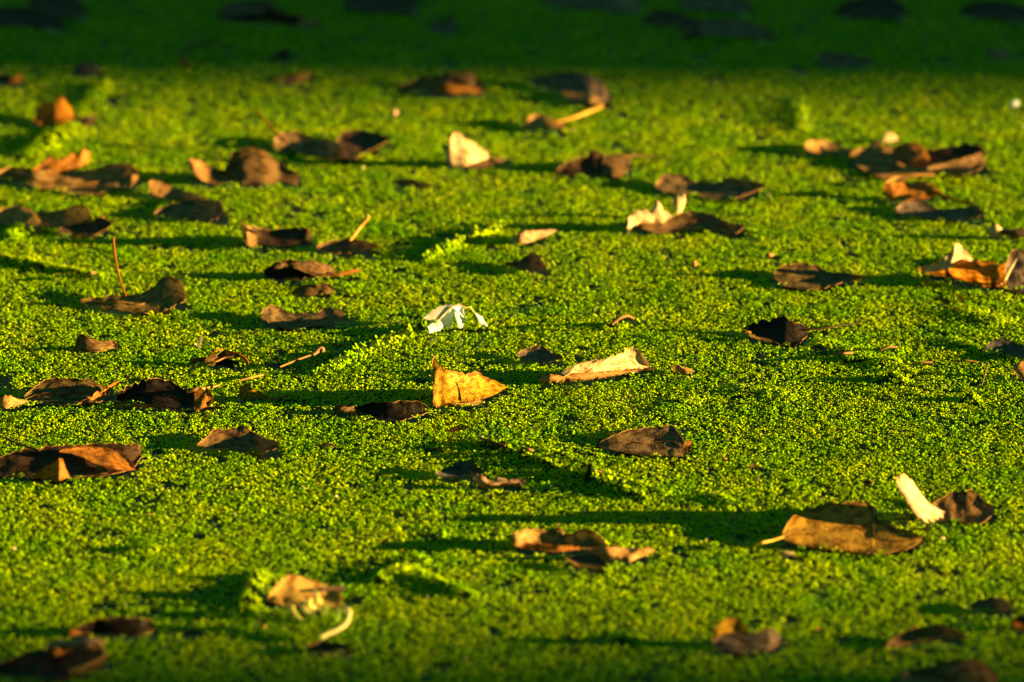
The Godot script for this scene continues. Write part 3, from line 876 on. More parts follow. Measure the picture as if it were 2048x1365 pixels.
	t.append({"name": "yellow_leaf", "category": "leaf", "label": "orange yellow leaf with a stalk pointing right, below the cluster", "at": [357, -392], "rib": 0, "rib_look": "orange",
		"blades": [["blade", "orange", [[321.9, 11.6, -402.4, 321.4, 5.6, -392.2, 2], [330, 12.6, -408.2, 328.9, 3.6, -386.8, 2], [343.6, 9.6, -415.3, 341.9, 2.6, -387.1, 2], [358.5, 11.6, -411.6, 357.3, 2.6, -391.6, 2], [366.4, 9.6, -400, 366.2, 3.6, -395.9, 2], [372.8, 6.6, -397.9, 372.5, 4.6, -392.5, 2]], 1.0, 0.6]],
		"stems": [["stalk", "orange", [[366.7, 7.6, -391.5], [377.7, 7.6, -376.3], [387.8, 6.6, -367.6], [398.1, 5.6, -360.5]], 1.6, 0.9]]})
	t.append({"name": "dead_leaf", "category": "leaf", "label": "grey leaf below the orange yellow leaf, dark towards its right end", "at": [368, -342], "rib": 0, "rib_look": "grey",
		"blades": [["blade", "grey", [[330.5, 6.6, -352.6, 330, 4.6, -344.3, -0.7], [340.5, 7.2, -368.5, 338.7, 3.5, -339, -0.7], [353.7, 5.6, -371, 351.3, 2.6, -336.1, -0.7], [367.6, 4.1, -355, 365.7, 2.6, -327.2, -0.7], [386.5, 6.5, -349.8, 384.7, 4.1, -325.1, -0.7], [398.6, 10.9, -341.3, 397.3, 6.4, -323.4, -0.7], [402, 10.4, -325.1, 402.1, 7.9, -324.4, -0.7]], 1.0, 0.6]],
		"stems": []})
	t.append({"name": "white_leaf", "category": "leaf", "label": "crumpled leaf glowing white on a brown leaf, upper right of the middle", "at": [117, -307], "rib": 0, "rib_look": "pale",
		"blades": [["blade", "pale", [[97.7, 12.6, -299.9, 97.6, 5.6, -293.8, 3], [102.9, 14.6, -305.1, 102.8, 4.6, -300, 3], [111, 17, -309, 111, 4.6, -305.9, 3], [119.6, 17.4, -313.6, 119.6, 4.6, -310.3, 3], [125.2, 20, -315.1, 125.2, 5.6, -311.4, 3], [130.3, 13.2, -315.7, 130.3, 6.6, -314, 3], [135.5, 9.3, -317, 135.5, 7.6, -316.6, 3]], 2.2, 2.0]],
		"stems": []})
	t.append({"name": "pale_leaf", "category": "leaf", "label": "upright pinkish white leaf strip behind the crumpled white leaf", "at": [143, -342], "rib": 0, "rib_look": "pale",
		"blades": [["blade", "pale", [[137.9, 14.9, -345.7, 137.9, 11.6, -344.9, 1], [140.9, 19.6, -345, 140.7, 7.6, -334.3, 1], [144.8, 20.6, -346.1, 142, 4.6, -332.4, 1], [147.7, 20.6, -344.6, 144.7, 5.6, -338, 1], [148.6, 17.6, -345.7, 147.3, 10.6, -342.2, 1]], 1.0, 0.6]],
		"stems": []})
	t.append({"name": "dead_leaf", "category": "leaf", "label": "brown leaf with a dark right tail under the white crumpled leaf", "at": [156, -303], "rib": 1, "rib_look": "brown",
		"blades": [["blade", "brown", [[109.7, 7.1, -303.5, 109.5, 4.6, -294.1, -0.7], [121.8, 6.6, -313.9, 121.2, 3.4, -287.8, -0.7], [137.1, 5.6, -326.2, 136.2, 2.6, -292, -0.7], [150.2, 7.1, -336, 149, 2.6, -294.9, -0.7], [165.1, 7.4, -334.9, 163.9, 2.9, -296.9, -0.7], [177.3, 6.5, -317.2, 176.4, 4.1, -289.9, -0.7], [189.4, 7.8, -298.3, 188.7, 5.9, -278, -0.7], [197.5, 9.6, -289.3, 197.5, 7.4, -287.8, -0.7]], 1.0, 0.6]],
		"stems": []})
	t.append({"name": "leaf_fragment", "category": "leaf", "label": "narrow pinkish pale curled strip above the centre", "at": [19, -267], "rib": 0, "rib_look": "pink",
		"blades": [["blade", "pink", [[1.3, 8.5, -258.1, 1.3, 3.6, -256.8, 2], [8.8, 12.6, -259.1, 8.8, 3.6, -255.4, 2], [19.4, 10.6, -267.2, 19.4, 3.6, -265.5, 2], [30, 9.5, -275, 30, 4.6, -273.8, 2], [36, 7.6, -282.8, 36, 5.6, -282.1, 2]], 1.0, 0.6]],
		"stems": []})
	t.append({"name": "dead_leaf", "category": "leaf", "label": "small brown leaf with a peaked back above the centre", "at": [13, -189], "rib": 0, "rib_look": "brown",
		"blades": [["blade", "brown", [[-5.8, 7, -191.6, -5.8, 4.6, -191, -0.7], [4.6, 5.1, -197.8, 4.6, 2.6, -189, -0.7], [10.8, 6.6, -207.1, 10.8, 2.6, -186.2, -0.7], [16.7, 8.8, -209.8, 16.6, 3.2, -181.6, -0.7], [23.3, 9.9, -196.3, 23.2, 5.3, -173.5, -0.7], [28.2, 9.6, -172.1, 28.1, 7.4, -166.6, -0.7]], 1.0, 0.6]],
		"stems": []})
	t.append({"name": "seed_pod", "category": "seed pod", "label": "small bright round pod near the right edge", "at": [415, -279], "rib": 0, "rib_look": "pale",
		"blades": [["blade", "pale", [[405.3, 8.3, -284.7, 405.3, 2.6, -283.2, 4], [407.7, 12.4, -279.9, 407.8, 2.6, -277.4, 4], [412.1, 10.8, -281, 412.1, 2.6, -278.9, 4], [416.3, 6.7, -284.3, 416.3, 2.6, -283.2, 4]], 1.0, 0.6]],
		"stems": [["stalk", "grey", [[415.4, 6.6, -278.8], [425.2, 6.6, -274.4], [438, 6.6, -275.9]], 3.0, 4.0]]})
	t.append({"name": "orange_leaf", "category": "leaf", "label": "large curled orange leaf with a white crest at the right edge", "at": [376, -160], "rib": 0, "rib_look": "glow",
		"blades": [["blade", "glow", [[339.4, 8, -175.8, 339.4, 3.6, -174.7, 5], [348.1, 10.6, -171.6, 348.2, 2.6, -169.5, 5], [356.2, 16.2, -170.3, 356.3, 2.6, -166.7, 5], [364.5, 17.6, -171.4, 364.3, 3.6, -163.5, 5], [368.4, 17.6, -168.6, 367.7, 4.6, -154.8, 5], [374.5, 16.6, -166.3, 373.3, 4.6, -146.5, 5], [382.4, 17.6, -161.6, 381.2, 3.6, -141.4, 5], [392.6, 17.6, -160.2, 391.1, 2.6, -136.4, 5], [402.6, 15.6, -155.5, 401.1, 2.6, -133.6, 5], [408.2, 17.6, -154.7, 406.7, 2.6, -130.9, 5]], 1.8, 0.6], ["white_crest", "pale", [[338.9, 10, -169.4, 338.9, 5.6, -168.2, 0], [347.9, 13.6, -163.4, 347.8, 7.6, -160.4, 0], [356.7, 19.6, -160.8, 356.7, 10.6, -157.7, 0], [362.6, 23.6, -164.6, 362.2, 12.6, -155.5, 0], [365.5, 29.6, -166.2, 365.3, 12.6, -158.3, 0], [368.1, 30.6, -168.5, 368, 12.6, -161, 0], [372.5, 26.6, -170.3, 372.2, 12.6, -162.4, 0], [376.2, 23.6, -168.8, 376.2, 12.6, -165.2, 0], [381.4, 16.4, -169.7, 381.4, 11.6, -168.4, 0]], 1.4, 0.4], ["rolled_edge", "pale", [[401.7, 6.6, -131.9, 401.6, 4.6, -130, 1], [408.3, 8.6, -153.1, 407.5, 6.6, -142.9, 1], [413.7, 11.6, -168.4, 413.1, 9.6, -160.9, 1], [418.9, 13.6, -181.6, 418.7, 12.6, -179.2, 1]], 0.6, 0.4]],
		"stems": []})
	t.append({"name": "dead_leaf", "category": "leaf", "label": "grey brown leaf leaning behind the large orange leaf, right edge", "at": [422, -159], "rib": 0, "rib_look": "grey",
		"blades": [["blade", "grey", [[403, 5.6, -137.8, 402.8, 2.6, -133.6, -1.8], [416, 10.6, -205.4, 409.5, 2.6, -125.4, -1.8], [426.2, 11.6, -213.5, 418.5, 2.6, -120, -1.8], [436.7, 10.6, -213.9, 428.5, 2.6, -117.3, -1.8], [443.5, 7.6, -195.4, 437.6, 2.6, -128.2, -1.8]], 1.0, 0.6]],
		"stems": []})
	t.append({"name": "dead_leaf", "category": "leaf", "label": "dark domed leaf with a lit brown top, right of the middle", "at": [251, -155], "rib": 0, "rib_look": "bark_olive",
		"blades": [["blade", "bark_olive", [[217, 6.6, -163.6, 216.7, 4.6, -154.8, -1.1], [225.5, 7.9, -177.6, 223.8, 3.6, -138.6, -1.1], [239.2, 7.6, -185.5, 236.6, 2.6, -130.8, -1.1], [251.6, 6.6, -184.6, 248.9, 2.6, -130.9, -1.1], [261.2, 4.8, -169.5, 259.5, 2.7, -135.9, -1.1], [275.3, 6.4, -162.9, 274.3, 4.4, -144.3, -1.1], [289.9, 9.1, -145.9, 289.9, 7.4, -144.5, -1.1]], 1.0, 0.6]],
		"stems": []})
	t.append({"name": "dead_leaf", "category": "leaf", "label": "black red tipped leaf with stalks at both ends, right of the middle", "at": [214, -7], "rib": 0, "rib_look": "black",
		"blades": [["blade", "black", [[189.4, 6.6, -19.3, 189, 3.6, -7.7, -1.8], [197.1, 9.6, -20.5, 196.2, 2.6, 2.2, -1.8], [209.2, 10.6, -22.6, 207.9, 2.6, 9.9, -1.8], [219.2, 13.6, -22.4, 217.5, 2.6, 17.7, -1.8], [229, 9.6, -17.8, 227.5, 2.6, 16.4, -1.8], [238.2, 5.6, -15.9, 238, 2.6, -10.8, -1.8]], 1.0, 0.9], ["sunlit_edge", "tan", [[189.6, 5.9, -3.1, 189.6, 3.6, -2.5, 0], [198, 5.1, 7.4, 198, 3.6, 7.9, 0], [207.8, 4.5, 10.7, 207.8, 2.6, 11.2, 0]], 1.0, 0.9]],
		"stems": [["tip", "tan", [[191.4, 4.6, -7.2], [188.1, 5.6, -6.7], [184.6, 6.6, -8.8]], 1.2, 0.7], ["stalk", "dark", [[236.4, 5.6, -11.9], [251.1, 5.6, -15.9], [267.8, 4.6, -28.1], [279.6, 3.6, -36.5]], 0.9, 0.5]]})
	t.append({"name": "dead_leaf", "category": "leaf", "label": "tan orange leaf cut by the left edge, above the middle", "at": [-422, -322], "rib": 0, "rib_look": "tan",
		"blades": [["blade", "tan", [[-444.1, 7.1, -336, -442, 4.6, -311.7, -1.2], [-435.2, 6.7, -352.2, -432.1, 2.7, -315.1, -1.2], [-422.5, 7.2, -355, -419.1, 2.7, -312.1, -1.2], [-411.5, 9, -335.7, -408.5, 4.9, -297.5, -1.2], [-402.2, 10.1, -305.3, -401.8, 7.4, -299.5, -1.2]], 1.0, 0.6]],
		"stems": []})
	t.append({"name": "dead_leaf", "category": "leaf", "label": "olive leaf with an orange raised right end near the left edge", "at": [-382, -324], "rib": 0, "rib_look": "olive",
		"blades": [["blade", "olive", [[-406.4, 7.1, -336, -404.5, 4.6, -311.7, -0.7], [-396.1, 4.3, -345.4, -393.1, 2.7, -306.2, -0.7], [-383.7, 5.1, -351.6, -380.4, 2.6, -306.6, -0.7], [-370.1, 11, -343.9, -367.5, 5.4, -306.1, -0.7], [-360.8, 13.1, -321.9, -360.1, 9.4, -310.6, -0.7]], 1.0, 0.6]],
		"stems": []})
	t.append({"name": "dead_leaf", "category": "leaf", "label": "small dark brown leaf below the olive leaf, left side", "at": [-361, -292], "rib": 0, "rib_look": "dark",
		"blades": [["blade", "dark", [[-384.9, 6.1, -289.2, -384.4, 4.6, -282.5, -0.4], [-373.7, 5.2, -304, -372.2, 2.7, -283.1, -0.4], [-359.2, 6.3, -308.9, -357, 2.8, -276.8, -0.4], [-350.6, 10, -308.7, -349.1, 4.5, -285.7, -0.4], [-340, 11.6, -291.5, -340, 8.4, -290.4, -0.4]], 1.0, 0.6]],
		"stems": []})
	t.append({"name": "dead_leaf", "category": "leaf", "label": "narrow brown leaf lying above a dark leaf at left", "at": [-292, -397], "rib": 0, "rib_look": "buff_brown",
		"blades": [["blade", "buff_brown", [[-315.9, 10.1, -416.7, -315.3, 6.6, -407.1, -0.4], [-310.9, 8.8, -427.2, -309.1, 4.6, -395.6, -0.4], [-295.2, 5.1, -418.3, -293.6, 2.6, -390.1, -0.4], [-278.9, 5.5, -398.6, -277.9, 3.7, -380.3, -0.4], [-263.5, 9.6, -369.6, -263.4, 7.4, -368, -0.4]], 1.0, 0.6]],
		"stems": []})
	t.append({"name": "dead_leaf", "category": "leaf", "label": "brown leaf with a shaded right half, below the narrow brown leaf", "at": [-271, -340], "rib": 0, "rib_look": "umber",
		"blades": [["blade", "umber", [[-306.5, 6.1, -339.3, -306.3, 4.6, -335.4, -0.7], [-292.3, 5.7, -367.6, -290.5, 2.7, -335.8, -0.7], [-275.4, 6.1, -373.8, -273, 2.6, -328.7, -0.7], [-259.7, 8.9, -362.9, -257.5, 4.5, -318.1, -0.7], [-250.5, 11.2, -352, -249.2, 6.8, -322.1, -0.7], [-244.9, 10.1, -323, -244.7, 7.9, -318.5, -0.7]], 1.0, 0.6]],
		"stems": []})
	t.append({"name": "dead_leaf", "category": "leaf", "label": "dark curled leaf with a pointed upright left end, left of the middle", "at": [-208, -261], "rib": 0, "rib_look": "dark",
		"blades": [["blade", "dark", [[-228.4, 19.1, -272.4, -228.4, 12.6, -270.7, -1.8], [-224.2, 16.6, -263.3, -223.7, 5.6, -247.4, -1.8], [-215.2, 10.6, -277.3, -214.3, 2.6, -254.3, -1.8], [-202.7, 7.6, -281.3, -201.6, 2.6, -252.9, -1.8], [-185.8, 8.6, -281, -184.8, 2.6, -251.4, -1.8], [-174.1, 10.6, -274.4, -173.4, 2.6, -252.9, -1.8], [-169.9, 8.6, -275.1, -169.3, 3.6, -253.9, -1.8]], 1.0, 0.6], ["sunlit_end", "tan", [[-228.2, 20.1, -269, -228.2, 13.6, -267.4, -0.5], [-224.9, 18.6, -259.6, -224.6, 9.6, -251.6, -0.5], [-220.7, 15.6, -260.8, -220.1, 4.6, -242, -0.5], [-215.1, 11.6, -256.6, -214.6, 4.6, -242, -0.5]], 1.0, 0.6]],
		"stems": []})
	t.append({"name": "dead_leaf", "category": "leaf", "label": "small brown leaf with a bright yellow stalk standing up right", "at": [-136, -244], "rib": 0, "rib_look": "brown",
		"blades": [["blade", "brown", [[-163.8, 6.6, -241.3, -163.6, 4.6, -236.3, -0.7], [-153.2, 5.5, -253.6, -152.5, 2.9, -230.5, -0.7], [-140.8, 6.1, -260.2, -140, 2.6, -231.4, -0.7], [-128, 7, -254.5, -127.5, 3.7, -233.6, -0.7], [-113.1, 9.6, -231.5, -113.1, 7.4, -230.1, -0.7]], 1.0, 0.6]],
		"stems": [["stalk", "straw", [[-136.2, 8.6, -249.1], [-131.2, 14.6, -252.5], [-126.2, 20.6, -255.9], [-121.1, 27.6, -254.5]], 1.2, 2.0]]})
	t.append({"name": "dead_leaf", "category": "leaf", "label": "black hollow leaf with a thin lit rim, left of the middle", "at": [-174, -166], "rib": 0, "rib_look": "black",
		"blades": [["blade", "black", [[-207.1, 5.6, -173.8, -207, 2.6, -169.5, -3], [-196.2, 11.6, -171.2, -195.8, 2.6, -158.4, -3], [-183.8, 14.6, -172.7, -183.3, 2.6, -155.7, -3], [-171.4, 11.6, -171.2, -171, 2.6, -158.4, -3], [-159.1, 8.6, -175.3, -158.9, 2.6, -166.7, -3], [-149.2, 6.6, -176.2, -149.1, 2.6, -172.3, -3]], 1.0, 0.6], ["rim", "brown", [[-196.6, 13.6, -162, -196.4, 11.6, -154.5, -0.5], [-185.5, 15.8, -163.3, -185.5, 12.6, -162.4, -0.5], [-175.2, 12.6, -162.4, -175, 10.6, -157.7, -0.5], [-162.7, 7.6, -159, -162.6, 6.6, -153.9, -0.5]], 1.0, 0.6], ["inner_lobe", "brown", [[-179.6, 13.6, -170.4, -179.3, 10.6, -160.5, 0], [-167.3, 13.6, -173.2, -166.8, 8.6, -157.2, 0], [-155, 9.6, -177.7, -154.5, 6.6, -159.5, 0], [-147.5, 6.6, -176.2, -147.3, 4.6, -168.7, 0]], 1.0, 0.6]],
		"stems": []})
	t.append({"name": "leaf_fragment", "category": "leaf", "label": "thin orange strip with glinting drops, right of the black hollow leaf", "at": [-138, -161], "rib": 0, "rib_look": "orange",
		"blades": [["blade", "orange", [[-152.4, 5.6, -159.9, -152.4, 3.6, -159.4, 1], [-142.1, 7.4, -161.1, -142.1, 4.6, -160.3, 1], [-133.9, 8.8, -163.5, -133.9, 5.6, -162.7, 1], [-125.7, 8.6, -166.9, -125.7, 6.6, -166.4, 1]], 1.6, 0.6]],
		"stems": []})
	t.append({"name": "leaf_fragment", "category": "leaf", "label": "small brown scrap below the black hollow leaf", "at": [-161, -120], "rib": 0, "rib_look": "brown",
		"blades": [["blade", "brown", [[-178.7, 4.6, -121.8, -178.7, 2.6, -118.6, -0.6], [-168.9, 8.6, -122.8, -168.7, 2.6, -114.5, -0.6], [-159.4, 8.6, -121.4, -159.3, 2.6, -115.9, -0.6], [-152.5, 10.6, -123.2, -152.4, 3.6, -116.8, -0.6], [-146.3, 6.6, -120.9, -146.3, 3.6, -119.5, -0.6]], 1.0, 0.6]],
		"stems": []})
	t.append({"name": "dead_leaf", "category": "leaf", "label": "olive tan leaf with a toothed raised end and a tall thin stalk", "at": [-306, -89], "rib": 1, "rib_look": "tan",
		"blades": [["blade", "olive", [[-351.8, 6.6, -89.7, -351.7, 5.1, -87.7, -0.4], [-341.8, 6.8, -91.9, -341.4, 3.5, -84.6, -0.4], [-333.8, 7.5, -93.7, -332.7, 3.4, -76.9, -0.4], [-321.5, 8.1, -93.1, -320.2, 3.6, -72.3, -0.4], [-308.2, 7.1, -94.9, -306.5, 3.1, -67.2, -0.4], [-296.1, 7.9, -111.5, -293.3, 3.7, -64, -0.4], [-288.1, 11.1, -128.4, -284.7, 4.5, -68.3, -0.4], [-283, 12.5, -133.5, -279.5, 5.2, -70, -0.4], [-276.4, 13.7, -125.6, -273.6, 6.1, -75, -0.4], [-268.4, 14.1, -99.7, -267.5, 7.8, -82, -0.4], [-265.5, 12.8, -84.8, -265.6, 8.9, -83.8, -0.4]], 0.7, 1.6]],
		"stems": [["stalk", "orange", [[-314, 12.6, -80.2], [-318, 23.6, -81.8], [-321, 35.6, -82.8], [-322.8, 48.6, -83.4], [-323.8, 60.6, -84.3]], 0.8, 1.2]]})
	t.append({"name": "dead_leaf", "category": "leaf", "label": "brown leaf with a notched top, left of the white leaf", "at": [-172, -47], "rib": 0, "rib_look": "umber",
		"blades": [["blade", "umber", [[-202.8, 8.6, -52.6, -202.5, 5.6, -43.5, -0.7], [-196.1, 8.9, -65.1, -194.8, 4.1, -32.3, -0.7], [-187.2, 6.3, -65.2, -185.8, 2.8, -28.6, -0.7], [-175.5, 4.6, -54.5, -174.3, 2.6, -22.5, -0.7], [-159.4, 5.8, -58.6, -158.6, 2.8, -31.1, -0.7], [-147.4, 8.1, -62.1, -146.6, 3.9, -36.8, -0.7], [-136.7, 7.1, -57.3, -136.3, 5.7, -43.2, -0.7]], 1.0, 0.9]],
		"stems": []})
	t.append({"name": "leaf_fragment", "category": "leaf", "label": "small brown angular scrap at the left, below the olive tan leaf", "at": [-332, 28], "rib": 0, "rib_look": "brown",
		"blades": [["blade", "brown", [[-348.1, 4.6, 28.9, -348, 2.6, 30.5, -0.6], [-344.4, 12.6, 22.7, -343.9, 2.6, 33.1, -0.6], [-337.5, 11.6, 24.8, -336.9, 2.6, 35.6, -0.6], [-329.6, 7.6, 25.3, -329, 2.6, 35.6, -0.6], [-319, 7.6, 22.7, -319, 2.6, 25.4, -0.6], [-314.4, 4.1, 22.4, -314.4, 2.6, 22.8, -0.6]], 1.0, 0.6]],
		"stems": []})
	t.append({"name": "curled_strip", "category": "leaf", "label": "twisted brown leaf strip standing on edge, left of the middle", "at": [-228, 67], "rib": 0, "rib_look": "brown",
		"blades": [["blade", "brown", [[-254.1, 5.6, 62.6, -253.9, 2.6, 66.1, -1.8], [-244, 7.6, 66.1, -243.9, 2.6, 68.6, -1.8], [-234.2, 8.7, 64.5, -234.2, 2.6, 66.1, -1.8], [-227.3, 11.5, 60.2, -227.3, 4.6, 62, -1.8], [-220.5, 11.2, 61.9, -220.5, 6.6, 63.1, -1.8], [-214.5, 9.9, 63, -214.5, 7.6, 63.6, -1.8]], 1.8, 0.6], ["dark_side", "black", [[-234.1, 5.7, 67.8, -234.1, 2.6, 68.6, -0.5], [-224.3, 6.6, 65.6, -224, 2.6, 73.6, -0.5], [-214.9, 5.6, 72.7, -214.8, 2.6, 77.4, -0.5]], 1.8, 0.6]],
		"stems": [["end", "orange", [[-215.1, 10.6, 67.7], [-211.1, 8.6, 69.2], [-207.9, 5.6, 72.7]], 1.0, 1.3], ["loop", "orange", [[-238.8, 5.6, 52.4], [-234.9, 8.6, 51.4], [-229.6, 8.6, 46.3]], 0.6, 0.8], ["sunlit_edge", "tan", [[-243.2, 5.6, 75.2], [-233.6, 7.6, 76.2], [-226.7, 9.6, 72.2], [-219.7, 10.6, 71.5]], 0.9, 0.7]]})
	t.append({"name": "seed_stalk", "category": "stalk", "label": "long thin stalk with a pale pink bud at its right end", "at": [-173, 75], "rib": 0, "rib_look": "twig",
		"blades": [],
		"stems": [["stalk", "tan", [[-182.5, 4.1, 78.2], [-167.2, 6.6, 65.6], [-156.3, 8.6, 59]], 0.7, 0.9], ["bud", "pink", [[-157.1, 8.6, 60.3], [-153.9, 10.6, 58.8], [-151.2, 11.6, 56.8], [-149.6, 10.6, 57.5]], 1.4, 2.8], ["fallen_end", "tan", [[-213.3, 3.1, 110], [-204.9, 4.1, 105.6], [-195.5, 3.1, 95.1]], 0.6, 1.0]]})
	t.append({"name": "leaf_stalk", "category": "stalk", "label": "pale bright stalk lying on the black leaf with the orange end", "at": [-239, 147], "rib": 0, "rib_look": "twig",
		"blades": [],
		"stems": [["stalk", "tan", [[-251.2, 10.6, 157.1], [-243.1, 11.6, 156.4], [-234.1, 8.6, 143.8], [-227.8, 6.6, 131.6]], 2.0, 0.6]]})
	t.append({"name": "dead_leaf", "category": "leaf", "label": "dark brown leaf with a lit upper edge, left edge of the middle", "at": [-335, 150], "rib": 1, "rib_look": "olive",
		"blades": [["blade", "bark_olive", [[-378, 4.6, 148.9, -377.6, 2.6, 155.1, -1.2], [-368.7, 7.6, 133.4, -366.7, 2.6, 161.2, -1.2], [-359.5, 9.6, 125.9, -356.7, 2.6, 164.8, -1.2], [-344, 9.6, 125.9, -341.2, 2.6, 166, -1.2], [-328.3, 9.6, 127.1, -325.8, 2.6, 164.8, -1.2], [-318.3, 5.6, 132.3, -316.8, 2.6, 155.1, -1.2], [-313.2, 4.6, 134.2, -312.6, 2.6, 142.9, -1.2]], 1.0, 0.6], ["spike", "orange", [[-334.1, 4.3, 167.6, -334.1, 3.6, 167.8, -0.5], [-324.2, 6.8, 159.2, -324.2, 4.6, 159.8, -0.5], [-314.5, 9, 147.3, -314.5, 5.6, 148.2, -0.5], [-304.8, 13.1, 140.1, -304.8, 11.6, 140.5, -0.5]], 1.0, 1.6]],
		"stems": []})
	t.append({"name": "dead_leaf", "category": "leaf", "label": "black curled leaf with an orange ragged right end", "at": [-268, 167], "rib": 1, "rib_look": "dark",
		"blades": [["blade", "black", [[-306.5, 7.6, 151.8, -306.4, 2.6, 155.1, -1.8], [-295.3, 10.6, 144.9, -294.3, 2.6, 162.4, -1.8], [-280.8, 14.6, 139.7, -279.2, 2.6, 169.6, -1.8], [-267.4, 11.6, 138, -265.3, 2.6, 176.8, -1.8], [-253.4, 8.6, 146.2, -251.7, 2.6, 179.2, -1.8], [-241.3, 9.6, 154.1, -240.1, 3.6, 179.8, -1.8]], 1.0, 1.0], ["orange_end", "orange", [[-245.5, 11.6, 162.5, -244.7, 3.6, 179.8, -1], [-239.8, 14.6, 166.6, -239.3, 3.6, 179.8, -1], [-234.7, 15.6, 168.4, -234.5, 4.6, 175.5, -1], [-230.5, 11.6, 169.8, -230.3, 7.6, 174.8, -1]], 1.0, 1.8], ["near_lip", "brown", [[-309.4, 3.7, 168.1, -309.4, 2.6, 168.4, -0.5], [-298.3, 4.1, 171.6, -298.3, 2.6, 172, -0.5], [-282.6, 6.3, 175.9, -282.6, 2.6, 176.8, -0.5], [-269, 4.6, 177.9, -269, 2.6, 179.2, -0.5]], 1.0, 1.0]],
		"stems": []})
	t.append({"name": "dead_leaf", "category": "leaf", "label": "bright tan leaf tip at the left edge beside the dark brown leaf", "at": [-386, 173], "rib": 0, "rib_look": "tan",
		"blades": [["blade", "tan", [[-399.7, 10.6, 174.1, -399.6, 3.6, 177.4, 2], [-390.4, 12.6, 174, -390.3, 3.6, 178.6, 2], [-381.2, 8.1, 170.2, -381.2, 3.6, 171.4, 2], [-374.5, 4.7, 163.8, -374.5, 3.6, 164.1, 2]], 1.0, 0.6], ["folded_edge", "pale", [[-397.8, 8.1, 178.6, -397.9, 3.6, 179.8, 1], [-386.8, 7.3, 172.8, -386.8, 3.6, 173.8, 1], [-374.4, 5.1, 164.9, -374.4, 3.6, 165.3, 1]], 1.0, 0.6]],
		"stems": []})
	t.append({"name": "yellow_leaf", "category": "leaf", "label": "small round orange yellow leaf scrap with a toothed edge", "at": [-198, 150], "rib": 0, "rib_look": "yellow",
		"blades": [["blade", "yellow", [[-212, 8.6, 143.8, -211.7, 5.6, 151.9, -1], [-208.4, 11.6, 145.4, -208.2, 3.6, 153.2, -1], [-203.1, 10.6, 143.6, -202.8, 2.6, 152.7, -1], [-198.1, 6.6, 145.1, -197.8, 2.6, 152.7, -1], [-192.1, 3.6, 150.8, -191.9, 2.6, 153.9, -1]], 1.0, 1.5]],
		"stems": [["stalk", "twig", [[-194.2, 3.6, 154.4], [-183.2, 4.1, 158.4], [-172, 4.6, 148.9]], 0.8, 0.6]]})
	t.append({"name": "leaf_fragment", "category": "leaf", "label": "tiny yellow green pointed sliver standing upright, left", "at": [-248, 26], "rib": 0, "rib_look": "straw",
		"blades": [["blade", "straw", [[-250.5, 10.5, 24.1, -250.1, 3.6, 25.9, 0], [-247.7, 11.5, 24.3, -249.3, 2.6, 26.7, 0], [-244.8, 11.4, 25.4, -248, 5.6, 26.9, 0]], 1.0, 0.6]],
		"stems": []})
	t.append({"name": "dead_leaf", "category": "leaf", "label": "three lobed brown leaf left of the middle, lower half", "at": [-209, 263], "rib": 0, "rib_look": "brown",
		"blades": [["blade", "brown", [[-237.6, 6.1, 269.5, -237.6, 4.6, 269.9, -0.4], [-230.5, 6.2, 253.6, -229.7, 3.5, 270, -0.4], [-226.2, 7.5, 241.1, -224.9, 2.9, 269.7, -0.4], [-217.9, 6.1, 241.7, -216.6, 2.6, 269.9, -0.4], [-210.5, 6.6, 236.1, -208.7, 2.6, 275.6, -0.4], [-203, 7.8, 233.7, -201.1, 2.7, 278.3, -0.4], [-196.9, 6.1, 244, -195.4, 3.4, 279.1, -0.4], [-184.6, 7.7, 265, -183.8, 5.5, 286.3, -0.4], [-176.3, 9.6, 275.1, -176, 7.4, 282.6, -0.4]], 1.0, 0.8]],
		"stems": []})
